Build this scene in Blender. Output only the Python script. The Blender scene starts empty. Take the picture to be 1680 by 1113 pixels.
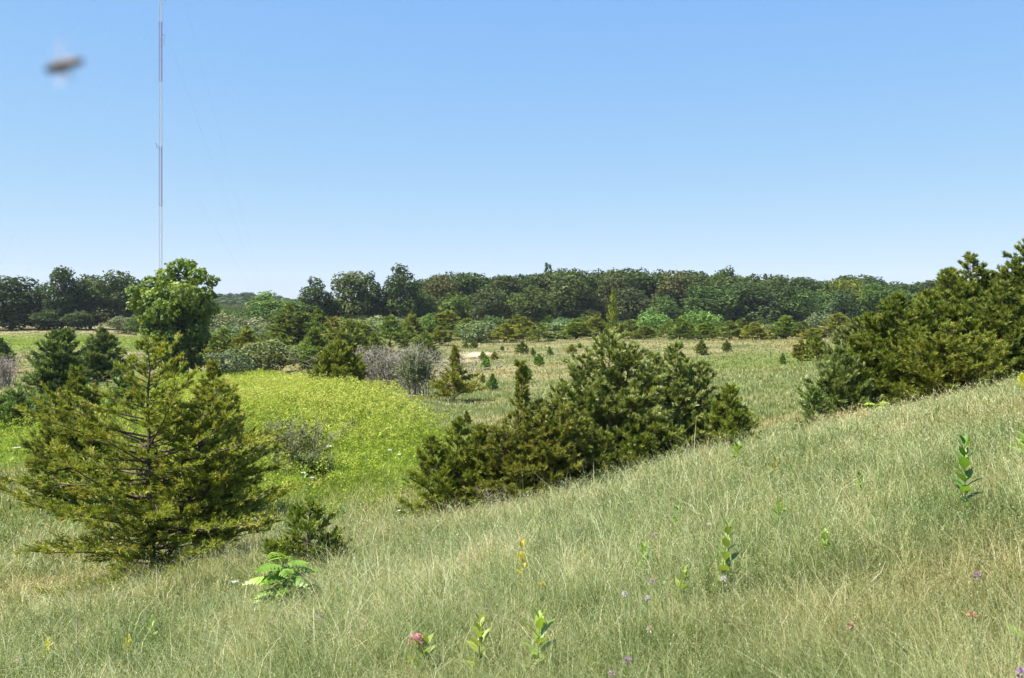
import bpy, math, random
import numpy as np
from mathutils import Vector, Matrix

C = bpy.context.scene.collection
F = 1613.0            # focal length in photo pixels (1680 wide)
HX, HY = 840.0, 505.0  # principal column, horizon row
PI = math.pi
R = math.radians

# ------------------------------------------------------------------ materials
def new_mat(name):
    m = bpy.data.materials.new(name); m.use_nodes = True
    nt = m.node_tree; nt.nodes.clear()
    return m, nt
def nd(nt, typ, **kw):
    n = nt.nodes.new(typ)
    for k, v in kw.items():
        if k in n.inputs.keys(): n.inputs[k].default_value = v
        else: setattr(n, k, v)
    return n
def ramp(nt, stops):
    r = nt.nodes.new('ShaderNodeValToRGB'); e = r.color_ramp.elements
    while len(e) < len(stops): e.new(0.5)
    for k, (p, c) in enumerate(stops):
        e[k].position = p; e[k].color = (*c, 1)
    return r
def mixc(nt, fac, a, b, mode='MIX'):
    m = nt.nodes.new('ShaderNodeMix'); m.data_type = 'RGBA'; m.blend_type = mode
    for i, v in ((0, fac), (6, a), (7, b)):
        if hasattr(v, 'links'): nt.links.new(v, m.inputs[i])
        elif i == 0: m.inputs[0].default_value = v
        else: m.inputs[i].default_value = (*v, 1)
    return m.outputs[2]
def attr(nt, name):
    a = nt.nodes.new('ShaderNodeAttribute'); a.attribute_name = name
    return a.outputs['Fac']
def leaf_shader(nt, col, trans=0.3, rough=0.55, spec=0.3, tcol=None):
    out = nd(nt, 'ShaderNodeOutputMaterial')
    p = nd(nt, 'ShaderNodeBsdfPrincipled'); p.inputs['Roughness'].default_value = rough
    p.inputs['Specular IOR Level'].default_value = spec
    nt.links.new(col, p.inputs['Base Color'])
    t = nd(nt, 'ShaderNodeBsdfTranslucent')
    tc = mixc(nt, 1.0, col, tcol or (1.25, 1.2, 0.55), 'MULTIPLY')
    nt.links.new(tc, t.inputs['Color'])
    mx = nd(nt, 'ShaderNodeMixShader'); mx.inputs[0].default_value = trans
    nt.links.new(p.outputs[0], mx.inputs[1]); nt.links.new(t.outputs[0], mx.inputs[2])
    nt.links.new(mx.outputs[0], out.inputs['Surface'])
def foliage_mat(name, stops, trans=0.3, rough=0.55, spec=0.3, tint=True, nscale=0.0):
    """colour by the per-leaf attribute 'tone'; the object's own colour tints it"""
    m, nt = new_mat(name)
    r = ramp(nt, stops); nt.links.new(attr(nt, 'tone'), r.inputs[0])
    col = r.outputs[0]
    if tint:
        oi = nd(nt, 'ShaderNodeObjectInfo')
        col = mixc(nt, 1.0, col, oi.outputs['Color'], 'MULTIPLY')
    leaf_shader(nt, col, trans, rough, spec)
    return m
def solid_mat(name, col, rough=0.7, metal=0.0, noise=0.25, scale=6.0, spec=0.3):
    m, nt = new_mat(name)
    out = nd(nt, 'ShaderNodeOutputMaterial'); p = nd(nt, 'ShaderNodeBsdfPrincipled')
    tc = nd(nt, 'ShaderNodeTexCoord'); n = nd(nt, 'ShaderNodeTexNoise', Scale=scale, Detail=4.0)
    nt.links.new(tc.outputs['Object'], n.inputs['Vector'])
    a = tuple(c * (1 - noise) for c in col); b = tuple(min(1, c * (1 + noise)) for c in col)
    r = ramp(nt, [(0.3, a), (0.7, b)]); nt.links.new(n.outputs['Fac'], r.inputs[0])
    nt.links.new(r.outputs[0], p.inputs['Base Color'])
    p.inputs['Roughness'].default_value = rough; p.inputs['Metallic'].default_value = metal
    p.inputs['Specular IOR Level'].default_value = spec
    nt.links.new(p.outputs[0], out.inputs['Surface'])
    return m

M = {}
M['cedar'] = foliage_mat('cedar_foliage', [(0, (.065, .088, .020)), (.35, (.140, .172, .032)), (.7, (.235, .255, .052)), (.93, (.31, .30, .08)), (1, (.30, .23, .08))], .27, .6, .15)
M['cedar_silver'] = foliage_mat('cedar_silvery_foliage', [(0, (.058, .084, .026)), (.4, (.14, .175, .050)), (.75, (.25, .275, .095)), (1, (.42, .42, .25))], .22, .55, .25)
M['broad'] = foliage_mat('broad_leaves', [(0, (.032, .050, .016)), (.5, (.066, .092, .027)), (.85, (.112, .14, .046)), (1, (.17, .185, .08))], .28, .65, .12)
M['cotton'] = foliage_mat('cottonwood_leaves', [(0, (.055, .095, .016)), (.5, (.125, .190, .030)), (.85, (.205, .275, .055)), (1, (.29, .34, .10))], .35, .55, .2)
M['olive'] = foliage_mat('olive_leaves', [(0, (.08, .105, .045)), (.5, (.15, .18, .08)), (.85, (.23, .255, .125)), (1, (.33, .34, .21))], .25, .65, .15)
M['bark'] = solid_mat('cedar_bark', (.085, .058, .042), .9, 0, .4, 14)
M['bark_grey'] = solid_mat('grey_bark', (.10, .085, .07), .9, 0, .35, 8)
M['twig'] = solid_mat('bare_grey_twigs', (.30, .255, .22), .9, 0, .3, 5)
M['mast_red'] = solid_mat('mast_haze_tinted_red_paint', (.22, .13, .19), .6, 0, .12, 2)  # purplish cast of distance haze mixed into the red base colour
M['mast_white'] = solid_mat('mast_white_paint', (.40, .42, .48), .5, 0, .08, 2)
M['steel'] = solid_mat('galvanised_steel', (.30, .32, .36), .5, .3, .1, 3)
M['forb'] = foliage_mat('milkweed_leaves', [(0, (.085, .135, .026)), (.5, (.165, .225, .045)), (1, (.25, .32, .075))], .35, .45, .4)
M['forb_yellow'] = foliage_mat('yellow_green_leaves', [(0, (.16, .22, .02)), (.5, (.28, .34, .03)), (1, (.40, .40, .05))], .35, .5, .3)
M['petal'] = foliage_mat('flower_petals', [(0, (.75, .75, .75)), (1, (1, 1, 1))], .3, .6, .2)
M['stem_green'] = solid_mat('green_stems', (.13, .19, .06), .7, 0, .2, 10)
M['stem_dry'] = solid_mat('dry_straw_stems', (.42, .37, .24), .8, 0, .2, 10)
M['insect'] = solid_mat('insect_body', (.10, .055, .025), .5, 0, .4, 300)
M['insect_dark'] = solid_mat('insect_head', (.03, .022, .018), .5, 0, .3, 300)
def wing_mat():
    m, nt = new_mat('insect_wing_membrane')
    out = nd(nt, 'ShaderNodeOutputMaterial'); p = nd(nt, 'ShaderNodeBsdfPrincipled')
    p.inputs['Base Color'].default_value = (.25, .22, .25, 1); p.inputs['Alpha'].default_value = .22
    p.inputs['Roughness'].default_value = .3
    nt.links.new(p.outputs[0], out.inputs['Surface']); return m
M['wing'] = wing_mat()

def ground_mat():
    m, nt = new_mat('meadow_soil')
    out = nd(nt, 'ShaderNodeOutputMaterial'); p = nd(nt, 'ShaderNodeBsdfPrincipled')
    tc = nd(nt, 'ShaderNodeTexCoord')
    n1 = nd(nt, 'ShaderNodeTexNoise', Scale=.35, Detail=6.0, Roughness=.65); nt.links.new(tc.outputs['Object'], n1.inputs['Vector'])
    n2 = nd(nt, 'ShaderNodeTexNoise', Scale=9.0, Detail=6.0, Roughness=.7); nt.links.new(tc.outputs['Object'], n2.inputs['Vector'])
    g = ramp(nt, [(.3, (.055, .075, .022)), (.5, (.09, .105, .036)), (.7, (.14, .135, .06))])
    nt.links.new(n1.outputs['Fac'], g.inputs[0])
    dry = ramp(nt, [(.3, (.16, .145, .07)), (.5, (.21, .19, .10)), (.7, (.26, .225, .13))])
    nt.links.new(n1.outputs['Fac'], dry.inputs[0])
    lush = ramp(nt, [(.3, (.07, .11, .012)), (.6, (.12, .16, .02))]); nt.links.new(n1.outputs['Fac'], lush.inputs[0])
    sand = ramp(nt, [(.3, (.30, .235, .16)), (.7, (.42, .34, .25))]); nt.links.new(n2.outputs['Fac'], sand.inputs[0])
    c = mixc(nt, attr(nt, 'dry'), g.outputs[0], dry.outputs[0])
    c = mixc(nt, attr(nt, 'lush'), c, lush.outputs[0])
    v = ramp(nt, [(.3, (.6, .6, .6)), (.7, (1.25, 1.25, 1.2))]); nt.links.new(n2.outputs['Fac'], v.inputs[0])
    c = mixc(nt, 1.0, c, v.outputs[0], 'MULTIPLY')
    c = mixc(nt, attr(nt, 'sand'), c, sand.outputs[0])
    nt.links.new(c, p.inputs['Base Color']); p.inputs['Roughness'].default_value = 1
    p.inputs['Specular IOR Level'].default_value = .05
    b = nd(nt, 'ShaderNodeBump', Strength=.6, Distance=.1); nt.links.new(n2.outputs['Fac'], b.inputs['Height'])
    nt.links.new(b.outputs[0], p.inputs['Normal'])
    nt.links.new(p.outputs[0], out.inputs['Surface']); return m
M['ground'] = ground_mat()
def grass_mat():
    m, nt = new_mat('meadow_grass_blades')
    tone, dry, lush = attr(nt, 'tone'), attr(nt, 'dry'), attr(nt, 'lush')
    a = ramp(nt, [(0, (.060, .096, .020)), (.3, (.150, .200, .055)), (.6, (.270, .322, .128)), (.85, (.41, .435, .235)), (1, (.58, .53, .36))])
    b = ramp(nt, [(0, (.14, .105, .035)), (.3, (.29, .225, .085)), (.6, (.42, .35, .16)), (.85, (.54, .45, .25)), (1, (.56, .38, .21))])
    c = ramp(nt, [(0, (.09, .145, .018)), (.4, (.19, .25, .035)), (.75, (.29, .335, .06)), (1, (.40, .41, .11))])
    for r in (a, b, c): nt.links.new(tone, r.inputs[0])
    col = mixc(nt, dry, a.outputs[0], b.outputs[0])
    col = mixc(nt, lush, col, c.outputs[0])
    leaf_shader(nt, col, .3, .5, .35); return m
M['grass'] = grass_mat()
M['goldenrod'] = foliage_mat('goldenrod_plants', [(0, (.12, .16, .02)), (.35, (.225, .285, .04)), (.7, (.325, .375, .068)), (1, (.43, .44, .12))], .35, .7, .1, False)
M['weeds'] = foliage_mat('lush_weeds', [(0, (.12, .18, .016)), (.5, (.23, .31, .03)), (.9, (.34, .40, .055)), (1, (.40, .42, .11))], .38, .65, .15, False)

M['herbs'] = foliage_mat('low_herb_leaves', [(0, (.07, .11, .025)), (.5, (.13, .19, .045)), (1, (.22, .28, .08))], .3, .6, .15, False)

# ------------------------------------------------------------------ mesh helpers
class Batch:
    """collects polygons (tris and quads) with one 'tone' value per vertex, built with numpy"""
    def __init__(s): s.v = []; s.t = []; s.q = []; s.tr = []; s.n = 0; s.x = {}
    def add(s, v, tone, quads=None, tris=None, **extra):
        v = np.asarray(v, np.float32).reshape(-1, 3)
        s.v.append(v); s.t.append(np.broadcast_to(np.asarray(tone, np.float32), (len(v),)))
        for k, a in extra.items(): s.x.setdefault(k, []).append(np.broadcast_to(np.asarray(a, np.float32), (len(v),)))
        if quads is not None and len(quads): s.q.append(np.asarray(quads, np.int32) + s.n)
        if tris is not None and len(tris): s.tr.append(np.asarray(tris, np.int32) + s.n)
        s.n += len(v)
    def mesh(s, name, mat, smooth=False):
        me = bpy.data.meshes.new(name)
        v = np.concatenate(s.v); q = np.concatenate(s.q) if s.q else np.zeros((0, 4), np.int32)
        t = np.concatenate(s.tr) if s.tr else np.zeros((0, 3), np.int32)
        me.vertices.add(len(v)); me.vertices.foreach_set('co', v.ravel())
        loops = np.concatenate([q.ravel(), t.ravel()]).astype(np.int32)
        starts = np.concatenate([np.arange(len(q)) * 4, len(q) * 4 + np.arange(len(t)) * 3]).astype(np.int32)
        me.loops.add(len(loops)); me.loops.foreach_set('vertex_index', loops)
        me.polygons.add(len(starts)); me.polygons.foreach_set('loop_start', starts)
        if smooth: me.polygons.foreach_set('use_smooth', np.ones(len(starts), bool))
        me.update(calc_edges=True)
        a = me.attributes.new('tone', 'FLOAT', 'POINT'); a.data.foreach_set('value', np.concatenate(s.t).astype(np.float32))
        for k, l in s.x.items():
            a = me.attributes.new(k, 'FLOAT', 'POINT'); a.data.foreach_set('value', np.concatenate(l).astype(np.float32))
        me.materials.append(mat)
        return me
def unit(a): return a / np.maximum(np.linalg.norm(a, axis=-1, keepdims=True), 1e-9)
def diamonds(b, base, d, side, L, W, tone, bend=None):
    """leaf-shaped quads: base point, direction, side vector, length, width"""
    n = len(base); L = np.broadcast_to(np.asarray(L), (n,))[:, None]; W = np.broadcast_to(np.asarray(W), (n,))[:, None]
    mid = base + d * L * .45
    v = np.stack([base, mid - side * W * .5, base + d * L, mid + side * W * .5], 1)
    b.add(v.reshape(-1, 3), np.repeat(np.broadcast_to(tone, (n,)), 4), quads=np.arange(n * 4).reshape(n, 4))
def tube(b, pts, rad, k=5, tone=.5):
    pts = np.asarray(pts, float); n = len(pts); rad = np.broadcast_to(np.asarray(rad, float), (n,))
    tan = np.gradient(pts, axis=0); tan = unit(tan)
    ref = np.array([0, 0, 1.]) if abs(tan[0][2]) < .9 else np.array([1., 0, 0])
    u = unit(np.cross(tan, ref)); w = np.cross(tan, u)
    a = np.arange(k) * 2 * PI / k
    ring = pts[:, None] + rad[:, None, None] * (np.cos(a)[None, :, None] * u[:, None] + np.sin(a)[None, :, None] * w[:, None])
    i = np.arange(n - 1)[:, None] * k; j = np.arange(k)[None]
    q = np.stack([i + j, i + (j + 1) % k, i + k + (j + 1) % k, i + k + j], -1).reshape(-1, 4)
    b.add(ring.reshape(-1, 3), tone, quads=q)
def obj(name, me, parent=None, color=None):
    o = bpy.data.objects.new(name, me); C.objects.link(o)
    if parent is not None: o.parent = parent
    if color: o.color = (*color, 1)
    return o
def tag(o, label, cat, group=None, kind=None):
    o['label'] = label; o['category'] = cat
    if group: o['group'] = group
    if kind: o['kind'] = kind
    return o
def thing(name, label, cat, loc, rz=0, group=None, scale=(1, 1, 1)):
    o = bpy.data.objects.new(name, None); C.objects.link(o)
    o.location = loc; o.rotation_euler = (0, 0, rz); o.scale = scale; o.empty_display_size = .3
    return tag(o, label, cat, group)

# value noise in numpy
_rs = np.random.RandomState(7); _tab = _rs.rand(256, 256)
def vnoise(x, y):
    xi = np.floor(x).astype(int); yi = np.floor(y).astype(int); fx = x - xi; fy = y - yi
    fx = fx * fx * (3 - 2 * fx); fy = fy * fy * (3 - 2 * fy)
    g = lambda a, b: _tab[a & 255, b & 255]
    return (g(xi, yi) * (1 - fx) + g(xi + 1, yi) * fx) * (1 - fy) + (g(xi, yi + 1) * (1 - fx) + g(xi + 1, yi + 1) * fx) * fy
def fbm(x, y, o=4):
    s = 0; a = .5; t = 0
    for k in range(o): s = s + a * vnoise(x * 2 ** k + 17.3 * k, y * 2 ** k + 5.1 * k); t += a; a *= .55
    return s / t

# ------------------------------------------------------------------ terrain
def pix(px, py, Y): return ((px - HX) / F * Y, Y, (HY - py) / F * Y)
CP = []
for y in (-40, -20, -8, -2, 1, 3, 5, 8, 11, 14, 17):
    for x in np.linspace(-.75 * abs(y) - 3, .75 * abs(y) + 3, 6):
        z = -1.7 + .2 * x - .1 * y
        if y < 0: z = -1.7 + .2 * x - .05 * y
        CP.append((x, y, max(z, -5.4) if x < 0 else z))
for p in [(1680, 636, 27), (1500, 680, 26), (1320, 714, 25), (1240, 774, 24.5), (1000, 838, 23), (850, 862, 22), (700, 874, 23), (560, 866, 25), (440, 866, 26.5),
          (1900, 545, 30), (2200, 470, 32), (1300, 680, 38), (1250, 640, 55), (1250, 600, 85), (1250, 568, 130), (1370, 560, 120), (1500, 556, 125), (1000, 560, 150), (800, 582, 130),
          (700, 572, 150), (800, 640, 70), (750, 665, 55), (640, 655, 62), (540, 625, 85), (600, 652, 64), (500, 680, 55), (640, 702, 46), (720, 722, 40), (640, 790, 32),
          (560, 830, 28.5), (470, 800, 33), (300, 800, 32), (100, 765, 37), (100, 690, 52), (30, 640, 72), (300, 620, 95), (100, 580, 150), (100, 545, 240), (30, 555, 220), (-200, 600, 120), (-300, 700, 55), (-400, 820, 32),
          (230, 550, 240), (450, 540, 280), (600, 538, 300), (820, 540, 300), (1000, 540, 300), (1300, 545, 290), (1600, 545, 290), (1900, 540, 280), (-200, 545, 260)]:
    CP.append(pix(*p))
CP += [(16, 42, -3.4), (26, 46, -2.4), (40, 40, 1.0), (24, 72, -4.2), (40, 105, -4.3), (70, 110, -3.5), (9, 45, -4.6), (60, 60, -.5)]
for a in range(-80, 81, 20):
    for r, z in ((450, -5), (900, -3), (1800, -8), (4000, -12)):
        CP.append((r * math.sin(R(a)), r * math.cos(R(a)), z))
for a in range(100, 261, 20):
    for r, z in ((60, -1 - 3 * (a > 180)), (200, -4), (900, -5), (4000, -12)):
        CP.append((r * math.sin(R(a)), r * math.cos(R(a)), z))
CP = np.array(CP)
S0 = 8.0
def warp(x, y):
    r = np.hypot(x, y); s = np.log1p(r / S0); k = s / np.maximum(r, 1e-6)
    return x * k, y * k
def tps(r2): return .5 * r2 * np.log(np.maximum(r2, 1e-12))
_wx, _wy = warp(CP[:, 0], CP[:, 1]); _n = len(CP)
_K = tps((_wx[:, None] - _wx) ** 2 + (_wy[:, None] - _wy) ** 2) + np.eye(_n) * .004
_P = np.stack([np.ones(_n), _wx, _wy], 1)
_A = np.block([[_K, _P], [_P.T, np.zeros((3, 3))]])
_w = np.linalg.solve(_A, np.concatenate([CP[:, 2], np.zeros(3)]))
def z_exact(x, y):
    gx, gy = warp(x, y)
    k = tps((gx[:, None] - _wx) ** 2 + (gy[:, None] - _wy) ** 2)
    return k @ _w[:_n] + _w[_n] + _w[_n + 1] * gx + _w[_n + 2] * gy
NT, NS, RMAX = 900, 420, 3900.0
SMAX = math.log1p(RMAX / S0)
_th = -PI + np.arange(NT) * 2 * PI / NT; _ss = np.linspace(.004, SMAX, NS)
_rr = S0 * np.expm1(_ss)
GX = _rr[None, :] * np.sin(_th)[:, None]; GY = _rr[None, :] * np.cos(_th)[:, None]
GZ = np.concatenate([z_exact(GX[i:i + 60].ravel(), GY[i:i + 60].ravel()) for i in range(0, NT, 60)]).reshape(NT, NS)
GZ = GZ + (fbm(GX * .25 + 40, GY * .25 + 40, 3) - .5) * .35 * np.clip(_rr / 20, .25, 1)[None] + (fbm(GX * 1.1, GY * 1.1, 3) - .5) * .12
GZ = GZ + 0.7 * np.exp(-((GX + 10.5) / 5.5) ** 2 - ((GY - 52) / 10.0) ** 2)   # the goldenrod mound
def ground(x, y):
    x = np.asarray(x, float); y = np.asarray(y, float); sh = x.shape; x = x.ravel(); y = y.ravel()
    t = (np.arctan2(x, y) + PI) / (2 * PI) * NT; s = (np.log1p(np.hypot(x, y) / S0) - .004) / (SMAX - .004) * (NS - 1)
    s = np.clip(s, 0, NS - 1.001); ti = np.floor(t).astype(int); si = np.floor(s).astype(int); ft = t - ti; fs = s - si
    a = ti % NT; b = (ti + 1) % NT
    return ((GZ[a, si] * (1 - ft) + GZ[b, si] * ft) * (1 - fs) + (GZ[a, si + 1] * (1 - ft) + GZ[b, si + 1] * ft) * fs).reshape(sh)
def gz(x, y): return float(ground(np.array([x]), np.array([y]))[0])
def at(px, py):
    """the ground point seen at a photo pixel"""
    y = np.concatenate([np.linspace(2, 40, 1200), np.linspace(40, 400, 2400)[1:]])
    x = (px - HX) / F * y; h = ground(x, y) - (HY - py) / F * y
    k = np.argmax(h > 0) if (h > 0).any() else len(y) - 1
    return Vector((x[k], y[k], float(ground(x[k:k + 1], y[k:k + 1])[0])))

# zones of ground cover, as soft ellipses in the world (centre, radii, turn)
def blob(x, y, cx, cy, rx, ry, soft=.35):
    d = np.sqrt(((x - cx) / rx) ** 2 + ((y - cy) / ry) ** 2) + (fbm(x * .25 + 9, y * .25 + 3, 3) - .5) * .5
    return np.clip((1 + soft - d) / (2 * soft), 0, 1)
def edge_x(y): return np.interp(y, [20, 30, 36, 41, 52, 70, 88, 120], [3, 1.2, -.8, -2.5, -6.5, -13.0, -20.5, -34])   # where the weeds of the hollow give way to the meadow
def lush_at(x, y):
    v = np.zeros_like(x)
    for a in [(-9, 58, 9.5, 18), (-5.5, 37, 4.8, 9), (-12, 40, 5, 9), (-17, 62, 10, 16), (-19, 88, 13, 12), (-9, 30, 5, 5), (-22, 45, 10, 8)]:
        v = np.maximum(v, blob(x, y, *a))
    v = v * np.clip((edge_x(y) - x) / 3 + .6, 0, 1)
    v = np.maximum(v, .30 * blob(x, y, 27, 90, 17, 15))
    v = np.maximum(v, .9 * blob(x, y, -115, 195, 85, 36))
    return v * np.clip((y - 24) / 8, 0, 1)
def dry_at(x, y):
    n = fbm(x * .22 + 3, y * .22 + 8, 4)
    r = np.hypot(x, y)
    base = np.clip((n - .55) * 3.0 + .06, 0, 1) * np.clip(r / 12, .5, 1)
    far = np.clip((r - 30) / 70, 0, 1)
    d = base * (1 - far) + far * np.clip(.55 + (n - .5) * 2.0, 0, 1)
    d = np.maximum(d, .85 * blob(x, y, 10, 24, 5, 2.2))         # rusty patch below the cedars
    d = d * (1 - .8 * blob(x, y, 28, 92, 16, 16))                # greener dip in the meadow
    d = d * (1 - .5 * blob(x, y, 18, 60, 8, 14))
    d = np.where(y > 243, np.where(x < -60, 1, d), d)
    d = d * (1 - .75 * blob(x, y, -5.5, 14.5, 4.5, 4))
    d = np.maximum(d, .3 * blob(x, y, 3.2, 5.5, 1.6, 1.6))
    return d
SAND = pix(780, 582, 128)
def sand_at(x, y):
    return np.clip(np.maximum(blob(x, y, SAND[0], SAND[1] + 3, 1.9, 6, .5), .45 * blob(x, y, SAND[0] - 1.5, SAND[1] - 10, 3.2, 5.0, .6)), 0, 1)

b = Batch()
i = np.arange(NT)[:, None]; j = np.arange(NS - 1)[None]
q = np.stack([i * NS + j, i * NS + j + 1, ((i + 1) % NT) * NS + j + 1, ((i + 1) % NT) * NS + j], -1).reshape(-1, 4)
fx, fy = GX.ravel(), GY.ravel()
b.add(np.stack([fx, fy, GZ.ravel()], 1), .5, quads=q, dry=dry_at(fx, fy), lush=lush_at(fx, fy), sand=sand_at(fx, fy))
cz = float(GZ[:, 0].mean())
b.add(np.concatenate([np.stack([GX[:, 0], GY[:, 0], GZ[:, 0]], 1), [[0, 0, cz]]]), .5, tris=[(k, (k + 1) % NT, NT) for k in range(NT)], dry=.2, lush=0, sand=0)
ground_o = obj('ground', b.mesh('ground', M['ground'], True)); ground_o['kind'] = 'structure'

# ------------------------------------------------------------------ grass
def grass(name, label, n, r0, r1, th, hfun, wfun, seed, headfrac=.3, lean=.45, keep=None, tofs=0.0, brown=0.0):
    rs = np.random.RandomState(seed)
    t = rs.uniform(-th, th, n); r = np.exp(rs.uniform(math.log(r0), math.log(r1), n))
    x = r * np.sin(t); y = r * np.cos(t)
    # bunch the blades into tufts
    nt_ = n // 9; c = rs.randint(0, nt_, n)
    tx = x[c]; ty = y[c]; tr = np.hypot(tx, ty)
    sp = rs.rand(n) < .75; tuft = rs.uniform(.6, 1.4, nt_)[c]; ttone = (rs.rand(nt_)[c] - .5) * .22
    x = np.where(sp, tx + rs.randn(n) * .0035 * (tr + 6), x); y = np.where(sp, ty + rs.randn(n) * .0035 * (tr + 6), y)
    k = (rs.rand(n) < (1 - sand_at(x, y))) & (np.hypot(x, y) > r0 * .8)
    if keep is not None: k &= keep(x, y, rs)
    x, y, tuft, ttone = x[k], y[k], tuft[k], ttone[k]; n = len(x); r = np.hypot(x, y)
    z = ground(x, y) - .02
    patch = fbm(x * .5 + 2, y * .5 + 7, 3); p2_ = fbm(x * 1.7 + 31, y * 1.7 + 11, 3)
    H = hfun(r, rs, n) * (.55 + .9 * patch) * tuft; W = wfun(r) * rs.uniform(.7, 1.3, n)
    az = rs.uniform(0, 2 * PI, n); ln = np.abs(rs.randn(n)) * lean + .08
    dx = np.cos(az) * ln - .10; dy = np.sin(az) * ln
    d = np.stack([dx, dy, np.zeros(n)], 1)
    base = np.stack([x, y, z], 1); up = np.array([0, 0, 1.])
    # blade width seen from where it stands: side vectors mostly across the slope's view, but free to turn
    fa = rs.uniform(0, PI, n); side = np.stack([np.cos(fa), np.sin(fa), np.zeros(n)], 1)
    p1 = base + up * (H * .55)[:, None] + d * (H * .30)[:, None]
    p2 = base + up * (H * (1 - .18 * ln))[:, None] + d * (H * .85)[:, None]
    hw = (W * .5)[:, None]
    v = np.stack([base - side * hw, base + side * hw, p1 + side * hw * .8, p1 - side * hw * .8, p2], 1)
    dry = dry_at(x, y); lush = lush_at(x, y)
    tone = np.clip(rs.beta(1.7, 1.7, n) * .9 + (patch - .5) * .6 + (p2_ - .5) * .95 + tofs + ttone, 0, .95)
    dry = np.clip(dry + np.where(rs.rand(n) < brown * np.clip(4 * p2_ - 1.3, 0, 3), rs.uniform(.4, 1, n), 0), 0, 1)
    tone = np.clip(.42 + (tone - .42) * np.clip(22 / r, .16, 1), 0, 1) if r0 > 20 else tone
    i5 = np.arange(n)[:, None] * 5
    b = Batch()
    e = lambda a, m: np.repeat(a, m)
    b.add(v.reshape(-1, 3), e(tone, 5), quads=i5 + np.array([0, 1, 2, 3]), tris=i5 + np.array([3, 2, 4]), dry=e(dry, 5), lush=e(lush, 5))
    # seed heads: small pale spikelets along the upper stem
    hk = np.where(rs.rand(n) < headfrac * (1 - .8 * lush))[0]
    for f in (.72, .86, 1.0):
        m = len(hk); c = p1[hk] + (p2[hk] - p1[hk]) * f
        dd = unit(np.stack([rs.randn(m) * .6, rs.randn(m) * .6, np.ones(m)], 1)); ss = unit(np.cross(dd, rs.randn(m, 3)))
        Lh = W[hk] * rs.uniform(2, 4, m); Wh = W[hk] * rs.uniform(.7, 1.2, m)
        vv = np.stack([c, c + dd * Lh[:, None] * .5 - ss * Wh[:, None] * .5, c + dd * Lh[:, None], c + dd * Lh[:, None] * .5 + ss * Wh[:, None] * .5], 1)
        tn = np.clip(tone[hk] * .4 + rs.uniform(.3, .7, m), 0, 1)
        b.add(vv.reshape(-1, 3), e(tn, 4), quads=np.arange(m * 4).reshape(m, 4), dry=e(dry[hk], 4), lush=e(lush[hk], 4))
    o = obj(name, b.mesh(name, M['grass'])); tag(o, label, 'grass', None, 'stuff')
    return o
TH = R(36)
grass('hillside_grass', 'silvery green seeding grass covering the near hillside', 480000, 2.6, 34, TH,
      lambda r, s, n: s.uniform(.13, .40, n), lambda r: np.maximum(.0023, .00052 * r), 11, .55, .85, None, .04, .16)
grass('undergrowth_grass', 'short green and brown grass at the foot of the hillside stems', 170000, 2.6, 34, TH,
      lambda r, s, n: s.uniform(.07, .24, n), lambda r: np.maximum(.004, .0009 * r), 12, .0, .8, None, -.10, .55)
grass('tall_stem_grass', 'long leaning pale stems standing out of the hillside grass', 9000, 2.8, 26, TH,
      lambda r, s, n: s.uniform(.36, .62, n), lambda r: np.maximum(.0022, .0005 * r), 14, .25, .85, None, .15, .35)
grass('meadow_grass', 'pale dry grass over the far meadow and valley floor', 360000, 30, 340, TH,
      lambda r, s, n: s.uniform(.09, .26, n), lambda r: .0008 * r, 13, .0, .6)

# tall weeds of the valley
def plants(name, label, mat, cat, n, x0, x1, y0, y1, mask, H, seed, nl, leaf, tipfrac):
    rs = np.random.RandomState(seed)
    x = rs.uniform(x0, x1, n); y = rs.uniform(y0, y1, n)
    m = mask(x, y); k = rs.rand(n) < m; x, y, m = x[k], y[k], m[k]; n = len(x)
    patch = fbm(x * .35 + 5, y * .35, 3)
    h = rs.uniform(H[0], H[1], n) * (.6 + .8 * patch) * (.5 + .5 * m); z = ground(x, y)
    b = Batch()
    for l in range(nl):
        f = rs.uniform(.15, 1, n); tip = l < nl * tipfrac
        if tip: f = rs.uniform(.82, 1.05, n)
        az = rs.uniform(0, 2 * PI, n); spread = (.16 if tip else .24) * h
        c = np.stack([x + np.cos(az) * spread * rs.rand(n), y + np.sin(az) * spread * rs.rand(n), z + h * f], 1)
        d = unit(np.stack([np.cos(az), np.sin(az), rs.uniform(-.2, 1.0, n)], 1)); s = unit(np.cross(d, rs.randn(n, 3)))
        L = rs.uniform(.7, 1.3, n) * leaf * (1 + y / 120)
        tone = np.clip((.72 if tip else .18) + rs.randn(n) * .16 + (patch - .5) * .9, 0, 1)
        diamonds(b, c, d, s, L, L * (.42 if tip else .3), tone)
    o = obj(name, b.mesh(name, mat)); tag(o, label, cat, None, 'stuff'); return o
def gold_at(x, y): e = edge_x(y) + (fbm(x * .5 + 70, y * .5, 3) - .5) * 5; return np.clip((e - x) / 2.2 + .4, 0, 1) * np.clip((x - e + 11.5) / 5, 0, 1) * np.clip((y - 36) / 10, 0, 1) * np.clip((84 - y) / 14, 0, 1)
plants('goldenrod_patch', 'yellow green goldenrod mass covering the mound in the valley', M['goldenrod'], 'wildflowers', 21000, -34, 2, 34, 86,
       lambda x, y: gold_at(x, y) * np.clip(.45 + 1.1 * fbm(x * .5, y * .35, 3), 0, 1), (.7, 1.35), 21, 40, .066, .5)
plants('valley_weeds', 'bright green leafy weeds filling the valley hollow', M['weeds'], 'weeds', 21000, -34, 2, 26, 104,
       lambda x, y: np.clip(lush_at(x, y) * 1.1 - .6 * gold_at(x, y), 0, 1) * (.35 + .5 * fbm(x * .4, y * .4, 2)), (.4, .95), 22, 30, .072, .25)
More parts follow.
